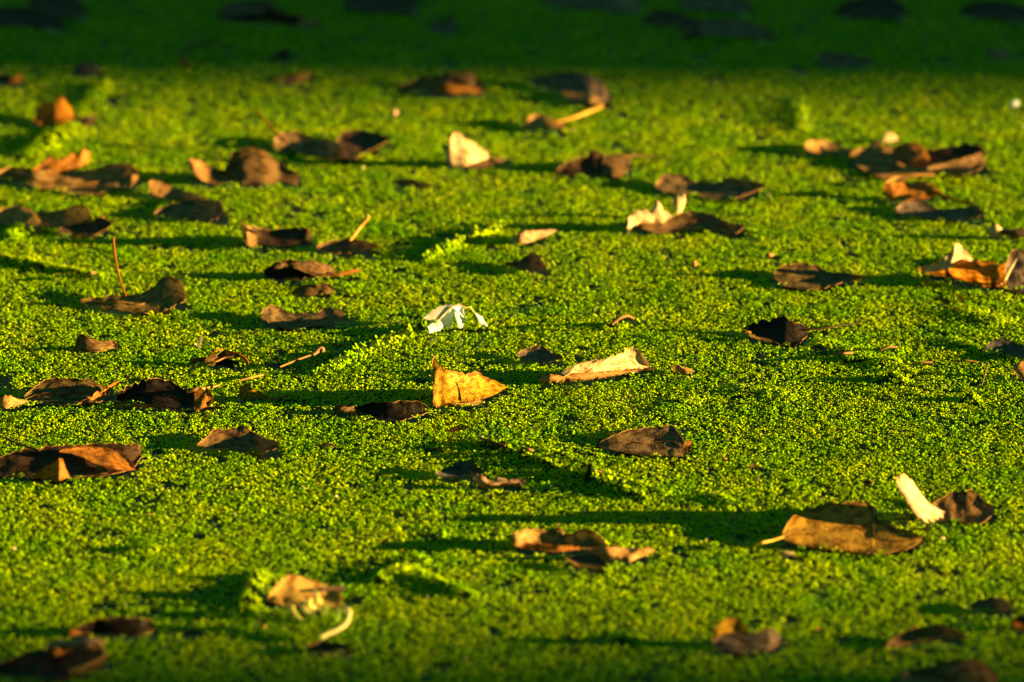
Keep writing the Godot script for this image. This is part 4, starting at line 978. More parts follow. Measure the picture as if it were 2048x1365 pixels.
	t.append({"name": "dead_leaf", "category": "leaf", "label": "large dark leaf with a twisted orange fold, lower left", "at": [-328, 320], "rib": 0, "rib_look": "dark",
		"blades": [["blade", "dark", [[-394.2, 6.6, 307.8, -392.2, 3.6, 330.8, -1.8], [-382.9, 8.6, 307.8, -381, 2.6, 332.5, -1.8], [-368.4, 11.6, 301.6, -365.9, 2.6, 334.7, -1.8], [-350.1, 12.6, 295.4, -347, 2.6, 339.2, -1.8], [-331.8, 11.6, 290.2, -328.6, 2.6, 337, -1.8], [-313.3, 11.6, 286.7, -310.1, 2.6, 334.7, -1.8], [-294.6, 11.6, 285.6, -292.1, 2.6, 325.7, -1.8], [-283.4, 10.6, 283.8, -282.1, 2.6, 307.6, -1.8], [-278.3, 7.6, 283.2, -277.7, 4.6, 292.9, -1.8]], 0.8, 0.6], ["orange_fold", "orange", [[-338.7, 14, 307.6, -338.7, 12.6, 307.9, -1], [-328.9, 14.6, 303.4, -328.6, 11.6, 308.5, -1], [-319.9, 13.6, 298.2, -318.6, 10.6, 317, -1], [-310.7, 12.6, 296.5, -308.6, 9.6, 327.7, -1], [-299.4, 11.6, 297, -297, 8.6, 333.8, -1], [-289.4, 9.6, 307.3, -287.9, 6.6, 332.6, -1], [-281, 6.6, 323.6, -280.7, 5.6, 328.7, -1]], 0.7, 0.3], ["upright_flap", "orange", [[-356.5, 5, 339.4, -356.5, 3.6, 339.8, -0.5], [-348.4, 11.9, 341, -348.5, 3.6, 343.1, -0.5], [-340.8, 16.2, 342, -340.9, 3.6, 345.4, -0.5], [-335.9, 20.1, 342.1, -336, 3.6, 346.5, -0.5], [-333.1, 17.3, 340.6, -333.2, 3.6, 344.3, -0.5], [-331.1, 10.1, 340.3, -331.1, 3.6, 342, -0.5], [-328.8, 4.7, 338.4, -328.8, 3.6, 338.7, -0.5]], 0.7, 0.3], ["curl", "brown", [[-310.4, 8.6, 329.5, -310.4, 3.6, 330.8, -0.5], [-306.6, 9.7, 330.3, -306.6, 3.6, 331.9, -0.5], [-301.1, 6.5, 330.1, -301.1, 3.6, 330.8, -0.5]], 0.7, 0.3]],
		"stems": [["stalk", "grey", [[-353.7, 13.6, 307.4], [-364.7, 14.6, 300], [-376.5, 16.6, 292], [-392.4, 19.6, 281.1]], 0.9, 0.7]]})
	t.append({"name": "white_leaf", "category": "leaf", "label": "white lobed leaf arched on its lobes in the middle", "at": [-47, -20], "rib": 0, "rib_look": "white",
		"blades": [["blade", "white", [[-67.7, 7.7, -13.4, -66.5, 2.6, -12.1, 1], [-65.8, 8, -17.4, -62.6, 2.6, -16, 1], [-62.6, 8.8, -21.6, -59.4, 2.6, -19.9, 1], [-59.4, 11.4, -21.5, -57, 3.6, -19.4, 1], [-56.2, 12.6, -25.5, -54.6, 5.6, -23.7, 1], [-53.4, 15.1, -25.6, -52.2, 4.6, -22.9, 1], [-51.4, 16.8, -26.8, -50.6, 3.6, -23.4, 1], [-49.4, 18.5, -26.9, -48.6, 7.6, -24.1, 1], [-48.2, 20.6, -22.9, -47.6, 13.6, -21.1, 1], [-46.5, 21.6, -23.2, -45.7, 13.6, -21.1, 1], [-45, 21.6, -25.1, -43.8, 7.6, -21.4, 1], [-43.4, 21.5, -26.7, -41.4, 3.6, -22.1, 1], [-41.4, 20.4, -28.9, -39, 5.6, -25, 1], [-39.4, 19.6, -28.9, -37.4, 10.6, -26.5, 1], [-38.1, 18.9, -25.5, -37.7, 16.6, -24.9, 1]], 0.9, 0.5], ["far_lobe", "white", [[-71, 5.4, -44.1, -71, 4.6, -43.9, 1], [-63.7, 11.6, -45.9, -66, 7.6, -33.3, 1], [-56.4, 17.6, -37.7, -60.3, 10.6, -25.2, 1], [-49, 21.6, -27.8, -53.7, 15.6, -17.5, 1], [-44.1, 22.9, -23.6, -46.5, 20.6, -23, 1]], 0.7, 0.6], ["hanging_lobe", "white", [[-30.5, 16.5, -23.8, -29.7, 14.6, -23.3, 1], [-27.7, 14.6, -24.6, -27.7, 10.6, -22.6, 1], [-24.5, 11.6, -26.1, -25.7, 7.6, -24.1, 1], [-22.1, 8.5, -26.5, -23.3, 4.6, -25.5, 1], [-19.3, 4.4, -24.9, -20.5, 3.6, -24.7, 1]], 0.6, 0.8]],
		"stems": [["midrib", "pale", [[-64.6, 13.1, 8.7], [-59.1, 16.6, -1.3], [-53.6, 20.1, -10], [-47.7, 23.4, -16.8], [-42.5, 24.1, -19.9], [-37.7, 21.6, -19.8]], 0.4, 0.8], ["stalk", "lime", [[-38.1, 21.6, -19.8], [-33.7, 21.6, -21.1], [-30.1, 16.6, -22.3]], 0.6, 0.5]]})
	t.append({"name": "yellow_leaf", "category": "leaf", "label": "golden yellow leaf standing tilted with a hooked tip, centre", "at": [-43, 159], "rib": 0, "rib_look": "yellow",
		"blades": [["blade", "yellow", [[-61.3, 32.6, 158.4, -60.8, 4.6, 175.5, -1.5], [-59.8, 31.6, 160.3, -58.5, 4.1, 174.7, -1.5], [-55.5, 29.6, 160.4, -55.5, 3.1, 172.3, -1.5], [-49.8, 27.6, 159.2, -49.7, 2.6, 170.8, -1.5], [-42.1, 23.6, 152.1, -42, 2.6, 169.6, -1.5], [-34.5, 20.6, 145.5, -34.3, 3.1, 168.7, -1.5], [-25.6, 18.6, 134.5, -28.6, 3.6, 164.1, -1.5], [-19, 12.6, 132.4, -25.5, 4.1, 160.8, -1.5], [-13.2, 9.1, 131.8, -22, 4.1, 157.1, -1.5], [-3.1, 5.1, 130.8, -18.6, 3.6, 153.2, -1.5]], 0.9, 0.6], ["base_fold", "tan", [[-55.5, 4.8, 169, -55.5, 2.6, 169.6, -0.5], [-43.9, 4.6, 170.7, -43.9, 2.6, 172, -0.5], [-32.4, 4.6, 168.3, -32.4, 2.6, 170.8, -0.5], [-26.6, 6.2, 167.1, -26.6, 3.6, 167.8, -0.5], [-20.8, 4.7, 165, -20.8, 3.6, 165.3, -0.5]], 0.6, 0.4], ["hooked_tip", "yellow", [[-61.9, 31.1, 145.2, -61.1, 23.6, 147.1, 0], [-60.4, 33, 144.7, -59.2, 23.6, 147.1, 0], [-58, 29.6, 148, -57.2, 23.6, 149.6, 0], [-55.6, 28.2, 152.5, -54.9, 22.6, 154, 0]], 0.3, 0.3]],
		"stems": [["hook", "tan", [[-61.7, 33.6, 160.2], [-61.3, 36.6, 157], [-59.4, 37.6, 153.8], [-56.8, 36.6, 152]], 0.5, 0.4], ["midrib", "straw", [[-25.5, 7.1, 166.1], [-34.4, 12.1, 159.1], [-43.3, 17.6, 156.1], [-50.6, 23.6, 157], [-57.1, 29.6, 160.4]], 0.5, 0.25]]})
	t.append({"name": "dead_leaf", "category": "leaf", "label": "black narrow leaf with a folded left end, left of the golden leaf", "at": [-108, 186], "rib": 0, "rib_look": "black",
		"blades": [["blade", "black", [[-137, 5.6, 178.5, -136.8, 2.6, 186.4, -1.8], [-126.5, 6.6, 181.5, -126.5, 2.6, 184, -1.8], [-117, 5.6, 178.5, -116.9, 2.6, 181.6, -1.8], [-107.3, 8.6, 180.2, -107, 2.6, 196, -1.8], [-95.7, 10.6, 182.5, -95.4, 2.6, 201.9, -1.8], [-84.2, 9.6, 180.7, -83.8, 2.6, 203.1, -1.8], [-71.6, 8.6, 179, -71.4, 2.6, 193.6, -1.8], [-64.2, 5.6, 180.9, -64.2, 3.6, 187, -1.8]], 1.0, 0.6], ["left_end", "brown", [[-136.7, 7.6, 186.8, -136.7, 3.6, 189.4, -0.5], [-128.3, 7.6, 186.8, -128.2, 4.6, 189.9, -0.5], [-118.8, 6.6, 181.5, -118.7, 4.6, 185.2, -0.5]], 1.0, 0.6]],
		"stems": []})
	t.append({"name": "dead_leaf", "category": "leaf", "label": "small grey brown leaf above the rolled tan leaf, centre", "at": [22, 53], "rib": 0, "rib_look": "grey",
		"blades": [["blade", "grey", [[4.4, 6.1, 48.9, 4.3, 4.6, 51.9, -0.4], [10.3, 5.8, 37.8, 10.3, 3.2, 59, -0.4], [19.1, 6.6, 33.8, 18.9, 2.6, 61, -0.4], [26.2, 6, 35.7, 26, 2.9, 61.9, -0.4], [32, 6.4, 52.3, 31.9, 4.4, 64, -0.4], [39.4, 8.9, 65.1, 39.4, 7.4, 65.5, -0.4]], 1.0, 0.8]],
		"stems": []})
	t.append({"name": "tan_leaf", "category": "leaf", "label": "tan leaf rolled along its near edge, right of the golden leaf", "at": [70, 104], "rib": 0, "rib_look": "pale",
		"blades": [["blade", "pale", [[44.5, 8.4, 111.1, 23.4, 4.6, 112.1, -3], [48.4, 15.6, 111.7, 29.7, 4.6, 114.5, -3], [55, 17.1, 108.8, 39.4, 4.6, 112.1, -3], [64.8, 17.9, 104.9, 51.2, 4.6, 108.4, -3], [73.5, 18.6, 101, 63, 4.6, 104.6, -3], [81.4, 19.4, 95.8, 74.8, 4.6, 99.7, -3], [88.5, 21.7, 90.2, 84.6, 4.6, 94.7, -3], [94.1, 22.5, 86.3, 92.6, 4.6, 90.9, -3], [101.2, 19.1, 84.7, 98.5, 4.6, 88.4, -3], [107.6, 9.5, 84.6, 104.4, 4.6, 85.9, -3], [108.4, 6.9, 82.8, 110.4, 4.6, 83.4, -3]], 1.3, 1.0], ["rolled_edge", "tan", [[22.3, 6.8, 111.1, 23, 2.6, 112.2, 4], [29.7, 9.4, 112.9, 29.7, 2.6, 114.7, 4], [39.4, 9, 109.3, 39.4, 2.6, 111, 4], [53.1, 8.3, 107, 53.1, 2.6, 108.5, 4], [68.9, 7.2, 101.1, 68.9, 2.6, 102.3, 4], [84.7, 6, 92.7, 84.7, 2.6, 93.6, 4], [100.5, 5.5, 87.4, 100.5, 3.6, 87.9, 4], [113, 7.5, 87.2, 113, 5.6, 87.7, 4]], 1.0, 0.5]],
		"stems": []})
	t.append({"name": "leaf_fragment", "category": "leaf", "label": "small tan oval scrap right of the rolled tan leaf", "at": [133, 86], "rib": 0, "rib_look": "tan",
		"blades": [["blade", "tan", [[126.1, 5.5, 81.2, 126.1, 3.6, 81.7, 2], [130, 7.9, 84.7, 130, 2.6, 86.1, 2], [135.8, 6.6, 87, 135.7, 2.6, 89.9, 2], [142.1, 4.1, 87, 142.1, 2.6, 87.4, 2]], 1.0, 0.6]],
		"stems": []})
	t.append({"name": "dead_leaf", "category": "leaf", "label": "dark pointed leaf with a sunlit upper half and red right corner", "at": [111, 268], "rib": 1, "rib_look": "buff_brown",
		"blades": [["blade", "umber", [[65, 2.6, 259.5, 65, 2.6, 264.1, -0.6], [76.1, 5.6, 251.9, 75.8, 2.6, 274.5, -0.6], [89.6, 6.6, 239.6, 88.8, 2.6, 281.4, -0.6], [104.9, 6.6, 233.8, 103.8, 2.6, 286, -0.6], [116.4, 7.6, 232, 115, 2.6, 287.1, -0.6], [122.5, 7.6, 230.8, 121, 2.6, 288.3, -0.6], [126.6, 6.6, 247.8, 125.5, 2.6, 288.3, -0.6], [130, 5.6, 261.2, 129.3, 2.6, 286, -0.6]], 1.0, 0.6], ["red_corner", "orange", [[128.7, 8.4, 278.7, 128.7, 2.6, 280.2, -0.5], [132.1, 11, 278, 132.1, 2.6, 280.2, -0.5], [135.5, 11.6, 277.5, 135.5, 7.6, 278.6, -0.5]], 1.0, 0.6]],
		"stems": []})
	t.append({"name": "dead_leaf", "category": "leaf", "label": "dark grey slanted leaf left of the pale curled strip", "at": [-40, 329], "rib": 0, "rib_look": "slate",
		"blades": [["blade", "slate", [[-56.5, 6.1, 335.7, -56.5, 4.6, 338.2, -0.4], [-48.1, 5.1, 321.6, -47.9, 2.6, 339.2, -0.4], [-39.6, 6.7, 312.5, -39.4, 2.7, 334.9, -0.4], [-31.3, 9.9, 318.3, -31.3, 5.2, 330.9, -0.4], [-26.8, 10.6, 328.3, -26.8, 7.9, 331.8, -0.4]], 1.0, 0.6]],
		"stems": []})
	t.append({"name": "curled_strip", "category": "leaf", "label": "pale forked curl of dead leaf in a shadow, below the middle", "at": [-8, 361], "rib": 0, "rib_look": "pink",
		"blades": [["blade", "pink", [[-26.3, 9.9, 351, -26.3, 5.6, 352.2, 4], [-21.5, 10.1, 355, -21.5, 2.6, 357, 4], [-16.3, 7.6, 356.8, -16.3, 2.6, 358.1, 4], [-8.9, 8.7, 355.4, -8.9, 2.6, 357, 4], [0.4, 8.3, 355.5, 0.4, 2.6, 357, 4], [7.8, 8, 354.5, 7.8, 2.6, 355.9, 4], [10.7, 7.2, 358.9, 10.7, 3.6, 359.8, 4]], 1.4, 0.6], ["bright_ridge", "pale", [[-15.5, 10.6, 366.4, -15.5, 8.6, 367.4, 1], [-10.7, 12.6, 366.5, -10.7, 10.6, 368.6, 1], [-4.4, 12.6, 366.5, -4.4, 10.6, 368.6, 1]], 1.4, 0.6]],
		"stems": []})
	t.append({"name": "yellow_leaf", "category": "leaf", "label": "olive leaf with a bright near edge and a notch, below the middle", "at": [27, 489], "rib": 0, "rib_look": "olive",
		"blades": [["blade", "olive", [[0, 13.2, 488.1, 0, 7.6, 489.5, -2.4], [2.9, 14.6, 487.8, 2.9, 5.6, 492.4, -2.4], [12.9, 11.6, 477.4, 12.9, 3.6, 493.2, -2.4], [23.8, 9.6, 469.8, 23.7, 2.6, 492.6, -2.4], [34.6, 10.6, 471.5, 34.4, 2.6, 495.7, -2.4], [38.2, 6.6, 472.1, 38, 2.6, 494.7, -2.4], [44.7, 8.6, 473.4, 44.5, 2.6, 492.6, -2.4], [54.3, 11.6, 475.3, 54.2, 2.6, 490.5, -2.4], [63.3, 8.6, 481.8, 63.2, 2.6, 488.4, -2.4], [69.3, 4.6, 489.7, 69.2, 3.6, 491.1, -2.4]], 0.8, 0.6], ["raised_end", "tan", [[0.4, 15.2, 493.5, 0.4, 9.6, 495, -0.5], [3.6, 15.6, 492.7, 3.6, 7.6, 497.9, -0.5], [11.1, 13.6, 487.2, 11.1, 8.6, 494.4, -0.5], [18, 10.6, 485.2, 17.9, 8.6, 488.1, -0.5]], 0.8, 0.6], ["near_edge", "orange", [[5.7, 7.6, 489.5, 5.7, 4.6, 493.9, -0.5], [20.1, 6.6, 491, 20.1, 3.6, 495.3, -0.5], [32.6, 6.6, 495.2, 32.6, 2.6, 496.7, -0.5], [48.8, 4.7, 492, 48.8, 2.6, 492.6, -0.5]], 0.8, 0.6]],
		"stems": []})
	t.append({"name": "dead_leaf", "category": "leaf", "label": "tan leaf with a pointed right end, lower right of the olive leaf", "at": [78, 509], "rib": 0, "rib_look": "tan",
		"blades": [["blade", "tan", [[51.4, 6.3, 511.1, 51.4, 4.6, 511.5, 2], [57.5, 9.8, 508.2, 57.5, 3.6, 509.8, 2], [68.2, 11.6, 510.9, 68.2, 3.6, 514, 2], [77.2, 8.6, 505.8, 77.1, 2.6, 515.4, 2], [84.4, 7.6, 504.2, 84.2, 2.6, 517.5, 2], [91.5, 8.6, 506.9, 91.5, 2.6, 509.2, 2], [100.5, 8.1, 503.3, 100.5, 4.6, 504.3, 2]], 1.0, 0.6], ["shaded_lobe", "grey", [[74.4, 7.6, 505.2, 74.4, 4.6, 506.3, -0.5], [82.6, 7.6, 502.1, 82.6, 4.6, 506.3, -0.5], [91.6, 6.6, 501.4, 91.6, 4.6, 502.2, -0.5]], 1.0, 0.6]],
		"stems": []})
	t.append({"name": "dead_leaf", "category": "leaf", "label": "small blue grey leaf with a tan near edge, below the tan leaf", "at": [52, 529], "rib": 0, "rib_look": "slate",
		"blades": [["blade", "slate", [[38.1, 6, 518.4, 38.1, 4.6, 518.8, -1.2], [44.9, 6.6, 515.9, 44.8, 2.6, 527.7, -1.2], [53.8, 7.6, 516.6, 53.6, 2.6, 534.9, -1.2], [62.7, 7.6, 522.8, 62.5, 2.6, 536.9, -1.2], [67.1, 6.6, 534.5, 67.1, 3.6, 536.6, -1.2]], 1.0, 0.6], ["tan_edge", "tan", [[38.1, 6.7, 519.2, 38.1, 4.6, 519.8, -0.5], [46.5, 6.6, 532.4, 46.5, 3.6, 533.5, -0.5], [55.4, 6.4, 534.9, 55.4, 2.6, 535.9, -0.5], [64.2, 5.6, 535.9, 64.2, 2.6, 536.9, -0.5]], 1.0, 0.6]],
		"stems": []})
	t.append({"name": "white_leaf", "category": "leaf", "label": "curled leaf with an upright white tongue and brown lobe, lower right", "at": [312, 422], "rib": 0, "rib_look": "brown",
		"blades": [["blade", "brown", [[305.2, 4.6, 404.4, 304, 2.6, 422.6, -1.8], [313.9, 5.6, 395.2, 311.6, 2.6, 429.1, -1.8], [322, 7.6, 384.4, 318.7, 2.6, 431.2, -1.8], [327.9, 6.6, 383.8, 324.3, 2.6, 433.4, -1.8], [336.1, 8.6, 381.7, 332.2, 2.6, 435.5, -1.8], [343.8, 6.6, 388.2, 339.8, 3.6, 439.3, -1.8], [345.4, 5.6, 396.3, 342.1, 3.6, 438.3, -1.8], [352.5, 5.6, 407.2, 351.2, 4.6, 423.9, -1.8]], 1.0, 0.9], ["upright_tongue", "pale", [[277.8, 34.5, 440.7, 294.9, 10.6, 447, -1.5], [280.3, 38.1, 439, 299.3, 8.6, 446.8, -1.5], [283.7, 37.6, 432.1, 304, 6.6, 442.3, -1.5], [288.8, 32.6, 422.2, 308.1, 5.1, 436, -1.5], [294, 24.6, 412.7, 312.6, 4.1, 424.6, -1.5], [298.7, 14.6, 410.7, 316.2, 3.6, 414.6, -1.5]], 1.0, 0.9], ["back_of_tongue", "tan", [[288, 16.8, 423.3, 292, 7.6, 425.8, -0.5], [292.9, 11.7, 422, 296.6, 4.6, 423.9, -0.5], [300.8, 6.8, 425.6, 302.6, 3.6, 426.5, -0.5]], 0.6, 0.4]],
		"stems": []})
	t.append({"name": "yellow_leaf", "category": "leaf", "label": "large dark olive and gold leaf with a toothed near edge, lower right", "at": [236, 468], "rib": 1, "rib_look": "olive",
		"blades": [["blade", "gold_olive", [[195.2, 8.6, 473.4, 194.9, 6.6, 480.5, -1.2], [201.9, 10.6, 451.3, 200.4, 5.6, 486.1, -1.2], [213, 9.6, 433.5, 210.4, 4.6, 487.6, -1.2], [224.6, 9.1, 419.2, 220.9, 4.1, 492.5, -1.2], [239.8, 8.1, 407.7, 235, 3.6, 497.4, -1.2], [254.6, 7.6, 405.2, 249.4, 2.6, 496.7, -1.2], [263.5, 6.6, 410, 258.2, 2.6, 498.8, -1.2], [264.3, 5.6, 439.5, 260.7, 2.6, 499.9, -1.2], [277.1, 5.6, 454.5, 274.5, 2.6, 495.7, -1.2], [287.5, 5.6, 460.9, 285.8, 2.6, 488.4, -1.2], [295.9, 4.6, 470.8, 295.8, 2.6, 473.7, -1.2]], 0.8, 1.5]],
		"stems": [["stalk", "straw", [[195.5, 8.6, 481.8], [187, 7.6, 487.4], [179.5, 8.6, 494.4], [175, 5.6, 491.4]], 0.8, 0.9]]})
	t.append({"name": "yellow_leaf", "category": "leaf", "label": "dark leaf with an upright yellow lobe, lower right corner area", "at": [156, 683], "rib": 0, "rib_look": "grey",
		"blades": [["blade", "grey", [[137.2, 7.6, 687.3, 137.2, 2.6, 689.6, -1.2], [142.6, 9.6, 681.1, 142.2, 2.6, 695.3, -1.2], [154.6, 9.6, 679.2, 154, 2.6, 698.1, -1.2], [166.6, 9.6, 679.2, 166, 2.6, 696.2, -1.2], [177.1, 11.6, 674.8, 176.5, 2.6, 691.5, -1.2], [185.1, 5.6, 674.5, 184.9, 2.6, 680.1, -1.2]], 1.0, 0.6], ["yellow_lobe", "yellow", [[138, 10.2, 682.8, 138.1, 5.6, 684, -1], [141.1, 17.2, 681.9, 141.1, 6.6, 684.7, -1], [147.8, 19.2, 675.6, 147.8, 6.6, 679, -1], [155.8, 17.2, 672.3, 155.9, 6.6, 675.2, -1], [160.6, 12.9, 674.4, 160.6, 7.6, 675.9, -1], [162, 9.6, 675.3, 162, 7.6, 675.9, -1]], 1.0, 0.6]],
		"stems": []})
	t.append({"name": "dead_leaf", "category": "leaf", "label": "narrow arched brown leaf near the bottom right corner", "at": [282, 677], "rib": 0, "rib_look": "brown",
		"blades": [["blade", "brown", [[256.7, 5.6, 687.9, 256.4, 4.6, 692.9, -0.7], [268.4, 6.6, 671.3, 267.5, 3, 684.9, -0.7], [280.9, 8.1, 663.7, 280.3, 2.6, 674.3, -0.7], [294.6, 9.5, 663.6, 294.2, 3.8, 671.8, -0.7], [310.6, 10.6, 679.9, 310.5, 7.4, 681.1, -0.7]], 1.0, 0.6]],
		"stems": []})
	t.append({"name": "dead_leaf", "category": "leaf", "label": "dark leaf with a brown middle near the right edge, low down", "at": [335, 614], "rib": 0, "rib_look": "umber",
		"blades": [["blade", "umber", [[319.9, 6, 613.2, 319.9, 4.6, 613.6, -0.7], [328.9, 5.1, 601.1, 327.9, 2.6, 614.3, -0.7], [337.8, 6.2, 599.1, 336.3, 2.7, 618.4, -0.7], [344.5, 8.4, 609.9, 343.5, 5.3, 623.2, -0.7], [347.5, 8.7, 624.5, 347.5, 7.4, 624.9, -0.7]], 1.0, 0.6]],
		"stems": []})
	t.append({"name": "dead_leaf", "category": "leaf", "label": "dark leaf with an orange near edge cut by the right edge", "at": [353, 651], "rib": 0, "rib_look": "dark",
		"blades": [["blade", "dark", [[346.1, 5.6, 641.7, 346, 2.6, 643.5, -0.6], [351.4, 8.6, 643.7, 351.1, 2.6, 649.3, -0.6], [361.5, 9.6, 646.4, 360.9, 2.6, 655.1, -0.6]], 1.0, 0.6], ["orange_edge", "orange", [[346.8, 7.9, 649.8, 346.8, 4.6, 650.7, -0.5], [352.2, 7.6, 654.7, 352.2, 3.6, 655.8, -0.5], [360.1, 5.9, 656.1, 360.1, 2.6, 657, -0.5]], 1.0, 0.6]],
		"stems": []})
	t.append({"name": "dead_leaf", "category": "leaf", "label": "brown leaf cut by the bottom edge at right", "at": [284, 763], "rib": 0, "rib_look": "brown",
		"blades": [["blade", "brown", [[259.9, 6.6, 748.6, 259.4, 2.6, 758.6, -1.8], [264.3, 8.6, 748.2, 262.1, 2.6, 784.2, -1.8], [278.3, 11.6, 750.3, 275.5, 2.6, 793.2, -1.8], [295.2, 15.6, 747.6, 291.8, 2.6, 797.7, -1.8], [310.5, 15.6, 745.7, 307.2, 2.6, 793.2, -1.8], [322.4, 10.6, 745.9, 319.9, 2.6, 779.6, -1.8], [328.8, 5.6, 751.6, 328.1, 2.6, 761.4, -1.8]], 1.0, 0.6], ["pale_end", "tan", [[260, 8.6, 752.8, 259.7, 4.6, 758.2, 0], [263.9, 10.6, 753.3, 263.4, 4.6, 763.7, 0], [268.7, 9.6, 752.6, 268.1, 4.6, 763.7, 0]], 1.0, 0.6]],
		"stems": []})
	t.append({"name": "dead_leaf", "category": "leaf", "label": "broad tan leaf with a toothed edge, behind the green curls", "at": [-142, 596], "rib": 1, "rib_look": "straw",
		"blades": [["blade", "buff", [[-171.4, 5.6, 598.5, -171.4, 3.6, 599, -3], [-165.9, 11.6, 592.5, -165.6, 3.6, 603, -3], [-160.9, 14.6, 584.5, -160.3, 2.6, 606.3, -3], [-152.3, 15.6, 580.1, -151.4, 2.6, 609.2, -3], [-141.9, 11.6, 578.4, -140.9, 2.6, 611.2, -3], [-131.3, 8.6, 580.4, -130.4, 2.6, 612.2, -3], [-122.4, 6.6, 585.1, -121.7, 2.6, 611.2, -3], [-118.3, 4.6, 595.7, -118, 2.6, 606.3, -3]], 0.6, 0.45]],
		"stems": [["torn_tail", "grey", [[-134.5, 8.6, 590.5], [-125.9, 7.6, 585.8], [-117.9, 6.6, 583.1]], 1.0, 2.2]]})
	t.append({"name": "green_leaf", "category": "leaf", "label": "curled green leaf with finger like lobes and a pale stalk, bottom left", "at": [-138, 639], "rib": 0, "rib_look": "twig",
		"blades": [],
		"stems": [["stalk", "cream", [[-116.8, 15.6, 646.6], [-112.8, 15.6, 650.5], [-112.7, 12.6, 656.2], [-115, 9.6, 661.9], [-121, 7.6, 668.2], [-126.8, 6.6, 672.3], [-131.1, 5.6, 676.4]], 1.9, 1.7], ["lobe", "lime", [[-137.7, 18.6, 617.2], [-135.5, 16.6, 621.8], [-135.6, 10.6, 621.6]], 0.6, 2.0], ["lobe", "lime", [[-141, 14.6, 625.3], [-141.3, 10.6, 627.5], [-137, 6.6, 622.8]], 2.4, 1.8], ["lobe", "lime", [[-146.3, 11.6, 624.2], [-144.4, 8.6, 630], [-138.1, 4.6, 631.2]], 2.0, 1.5], ["lobe", "lime", [[-152.7, 10.6, 629.5], [-151.1, 7.6, 635.2], [-145.9, 3.6, 637.4]], 1.6, 1.1], ["lobe", "lime", [[-133.2, 11.6, 618.3], [-133.6, 8.6, 620.2], [-134.9, 5.6, 622.1]], 1.4, 1.2], ["lobe", "green", [[-159.4, 6.6, 654], [-157.7, 5.6, 663], [-153.8, 3.6, 665.4]], 1.0, 0.7], ["lobe", "green", [[-129, 8.6, 620.2], [-128.9, 6.6, 626.7], [-129.2, 4.6, 629.3]], 1.0, 0.8], ["lobe", "green", [[-120.8, 8.6, 630], [-120.6, 6.6, 636.5], [-121.9, 4.6, 641]], 1.2, 0.9], ["lobe", "straw", [[-176.7, 5.6, 646.5], [-173.3, 5.6, 652.3], [-169.9, 3.6, 651.9]], 1.0, 0.8]]})
	t.append({"name": "dead_leaf", "category": "leaf", "label": "long black leaf above the leaf with the bent stalk, bottom left", "at": [-282, 661], "rib": 0, "rib_look": "black",
		"blades": [["blade", "black", [[-306.3, 5.6, 664.9, -306.3, 2.6, 666.7, -1.8], [-297.6, 7.6, 660.5, -297.6, 2.6, 662.8, -1.8], [-287.5, 10.6, 656.8, -287.5, 2.6, 659, -1.8], [-273.8, 11.6, 654.5, -273.5, 2.6, 662.8, -1.8], [-258.6, 10.6, 650.9, -257.9, 2.6, 664.7, -1.8], [-250.2, 6.6, 648.2, -249.7, 2.6, 657, -1.8], [-247.6, 4.6, 650.7, -247.6, 2.6, 651.2, -1.8]], 1.0, 0.6], ["orange_spot", "orange", [[-304, 7.3, 667.3, -304, 4.6, 668, 0], [-300.7, 7.6, 666.3, -300.7, 4.6, 667.1, 0], [-296.7, 5.6, 664.9, -296.7, 3.6, 665.4, 0]], 1.0, 0.6]],
		"stems": []})
	t.append({"name": "dead_leaf", "category": "leaf", "label": "dark leaf with a pinkish rolled edge and bent tan stalk, bottom left", "at": [-302, 718], "rib": 0, "rib_look": "black",
		"blades": [["blade", "black", [[-349.4, 4.6, 724.9, -348.6, 2.6, 734.6, -1.2], [-337.8, 6.6, 716.9, -335.6, 2.6, 743.9, -1.2], [-324.8, 8.6, 708.9, -321.7, 2.6, 749.4, -1.2], [-311.4, 8.6, 705.1, -308, 2.6, 751.3, -1.2], [-297.9, 8.6, 703.2, -295.4, 2.6, 740.2, -1.2], [-284.4, 6.6, 701.8, -282.9, 2.6, 725.3, -1.2], [-275.3, 4.6, 706.1, -274.7, 2.6, 716, -1.2]], 1.0, 0.6], ["rolled_edge", "pink", [[-318.6, 12.6, 707.9, -318.3, 8.6, 712.7, 3], [-311.3, 14.5, 705.4, -311.3, 8.6, 707, 3], [-302.7, 14.9, 705.4, -302.8, 9.6, 706.8, 3], [-292.2, 17.6, 708.6, -292.2, 10.6, 711.3, 3], [-283.1, 17.6, 707.7, -283.1, 10.6, 710.3, 3], [-278.9, 14.6, 705.6, -278.8, 10.6, 708.4, 3]], 1.2, 0.6], ["orange_fold", "orange", [[-316.1, 10.6, 714, -316.2, 7.6, 714.8, -0.5], [-309.9, 12.5, 714.4, -310, 7.6, 715.7, -0.5], [-304.2, 11.6, 709.1, -304.2, 7.6, 711, -0.5], [-299.1, 10.6, 704.6, -298.9, 8.6, 708.9, -0.5]], 1.4, 0.6]],
		"stems": [["stalk", "tan", [[-283.2, 16.6, 716.4], [-278.3, 14.6, 724.4], [-275.7, 12.6, 728.7], [-280.5, 10.6, 732.8], [-290.2, 8.6, 739.8], [-299.1, 6.6, 743]], 1.3, 2.0]]})
	t.append({"name": "dead_leaf", "category": "leaf", "label": "small dark brown scrap under the pale curved stalk, bottom left", "at": [-126, 695], "rib": 0, "rib_look": "dark",
		"blades": [["blade", "dark", [[-140.8, 6.1, 694.9, -140.7, 4.6, 698.5, -0.4], [-131.6, 5.1, 682.7, -131.2, 2.6, 695.3, -0.4], [-121.2, 5.3, 687.1, -121, 3.2, 693.9, -0.4], [-110.5, 9.4, 701.5, -110.5, 7.4, 702, -0.4]], 1.0, 0.6]],
		"stems": []})
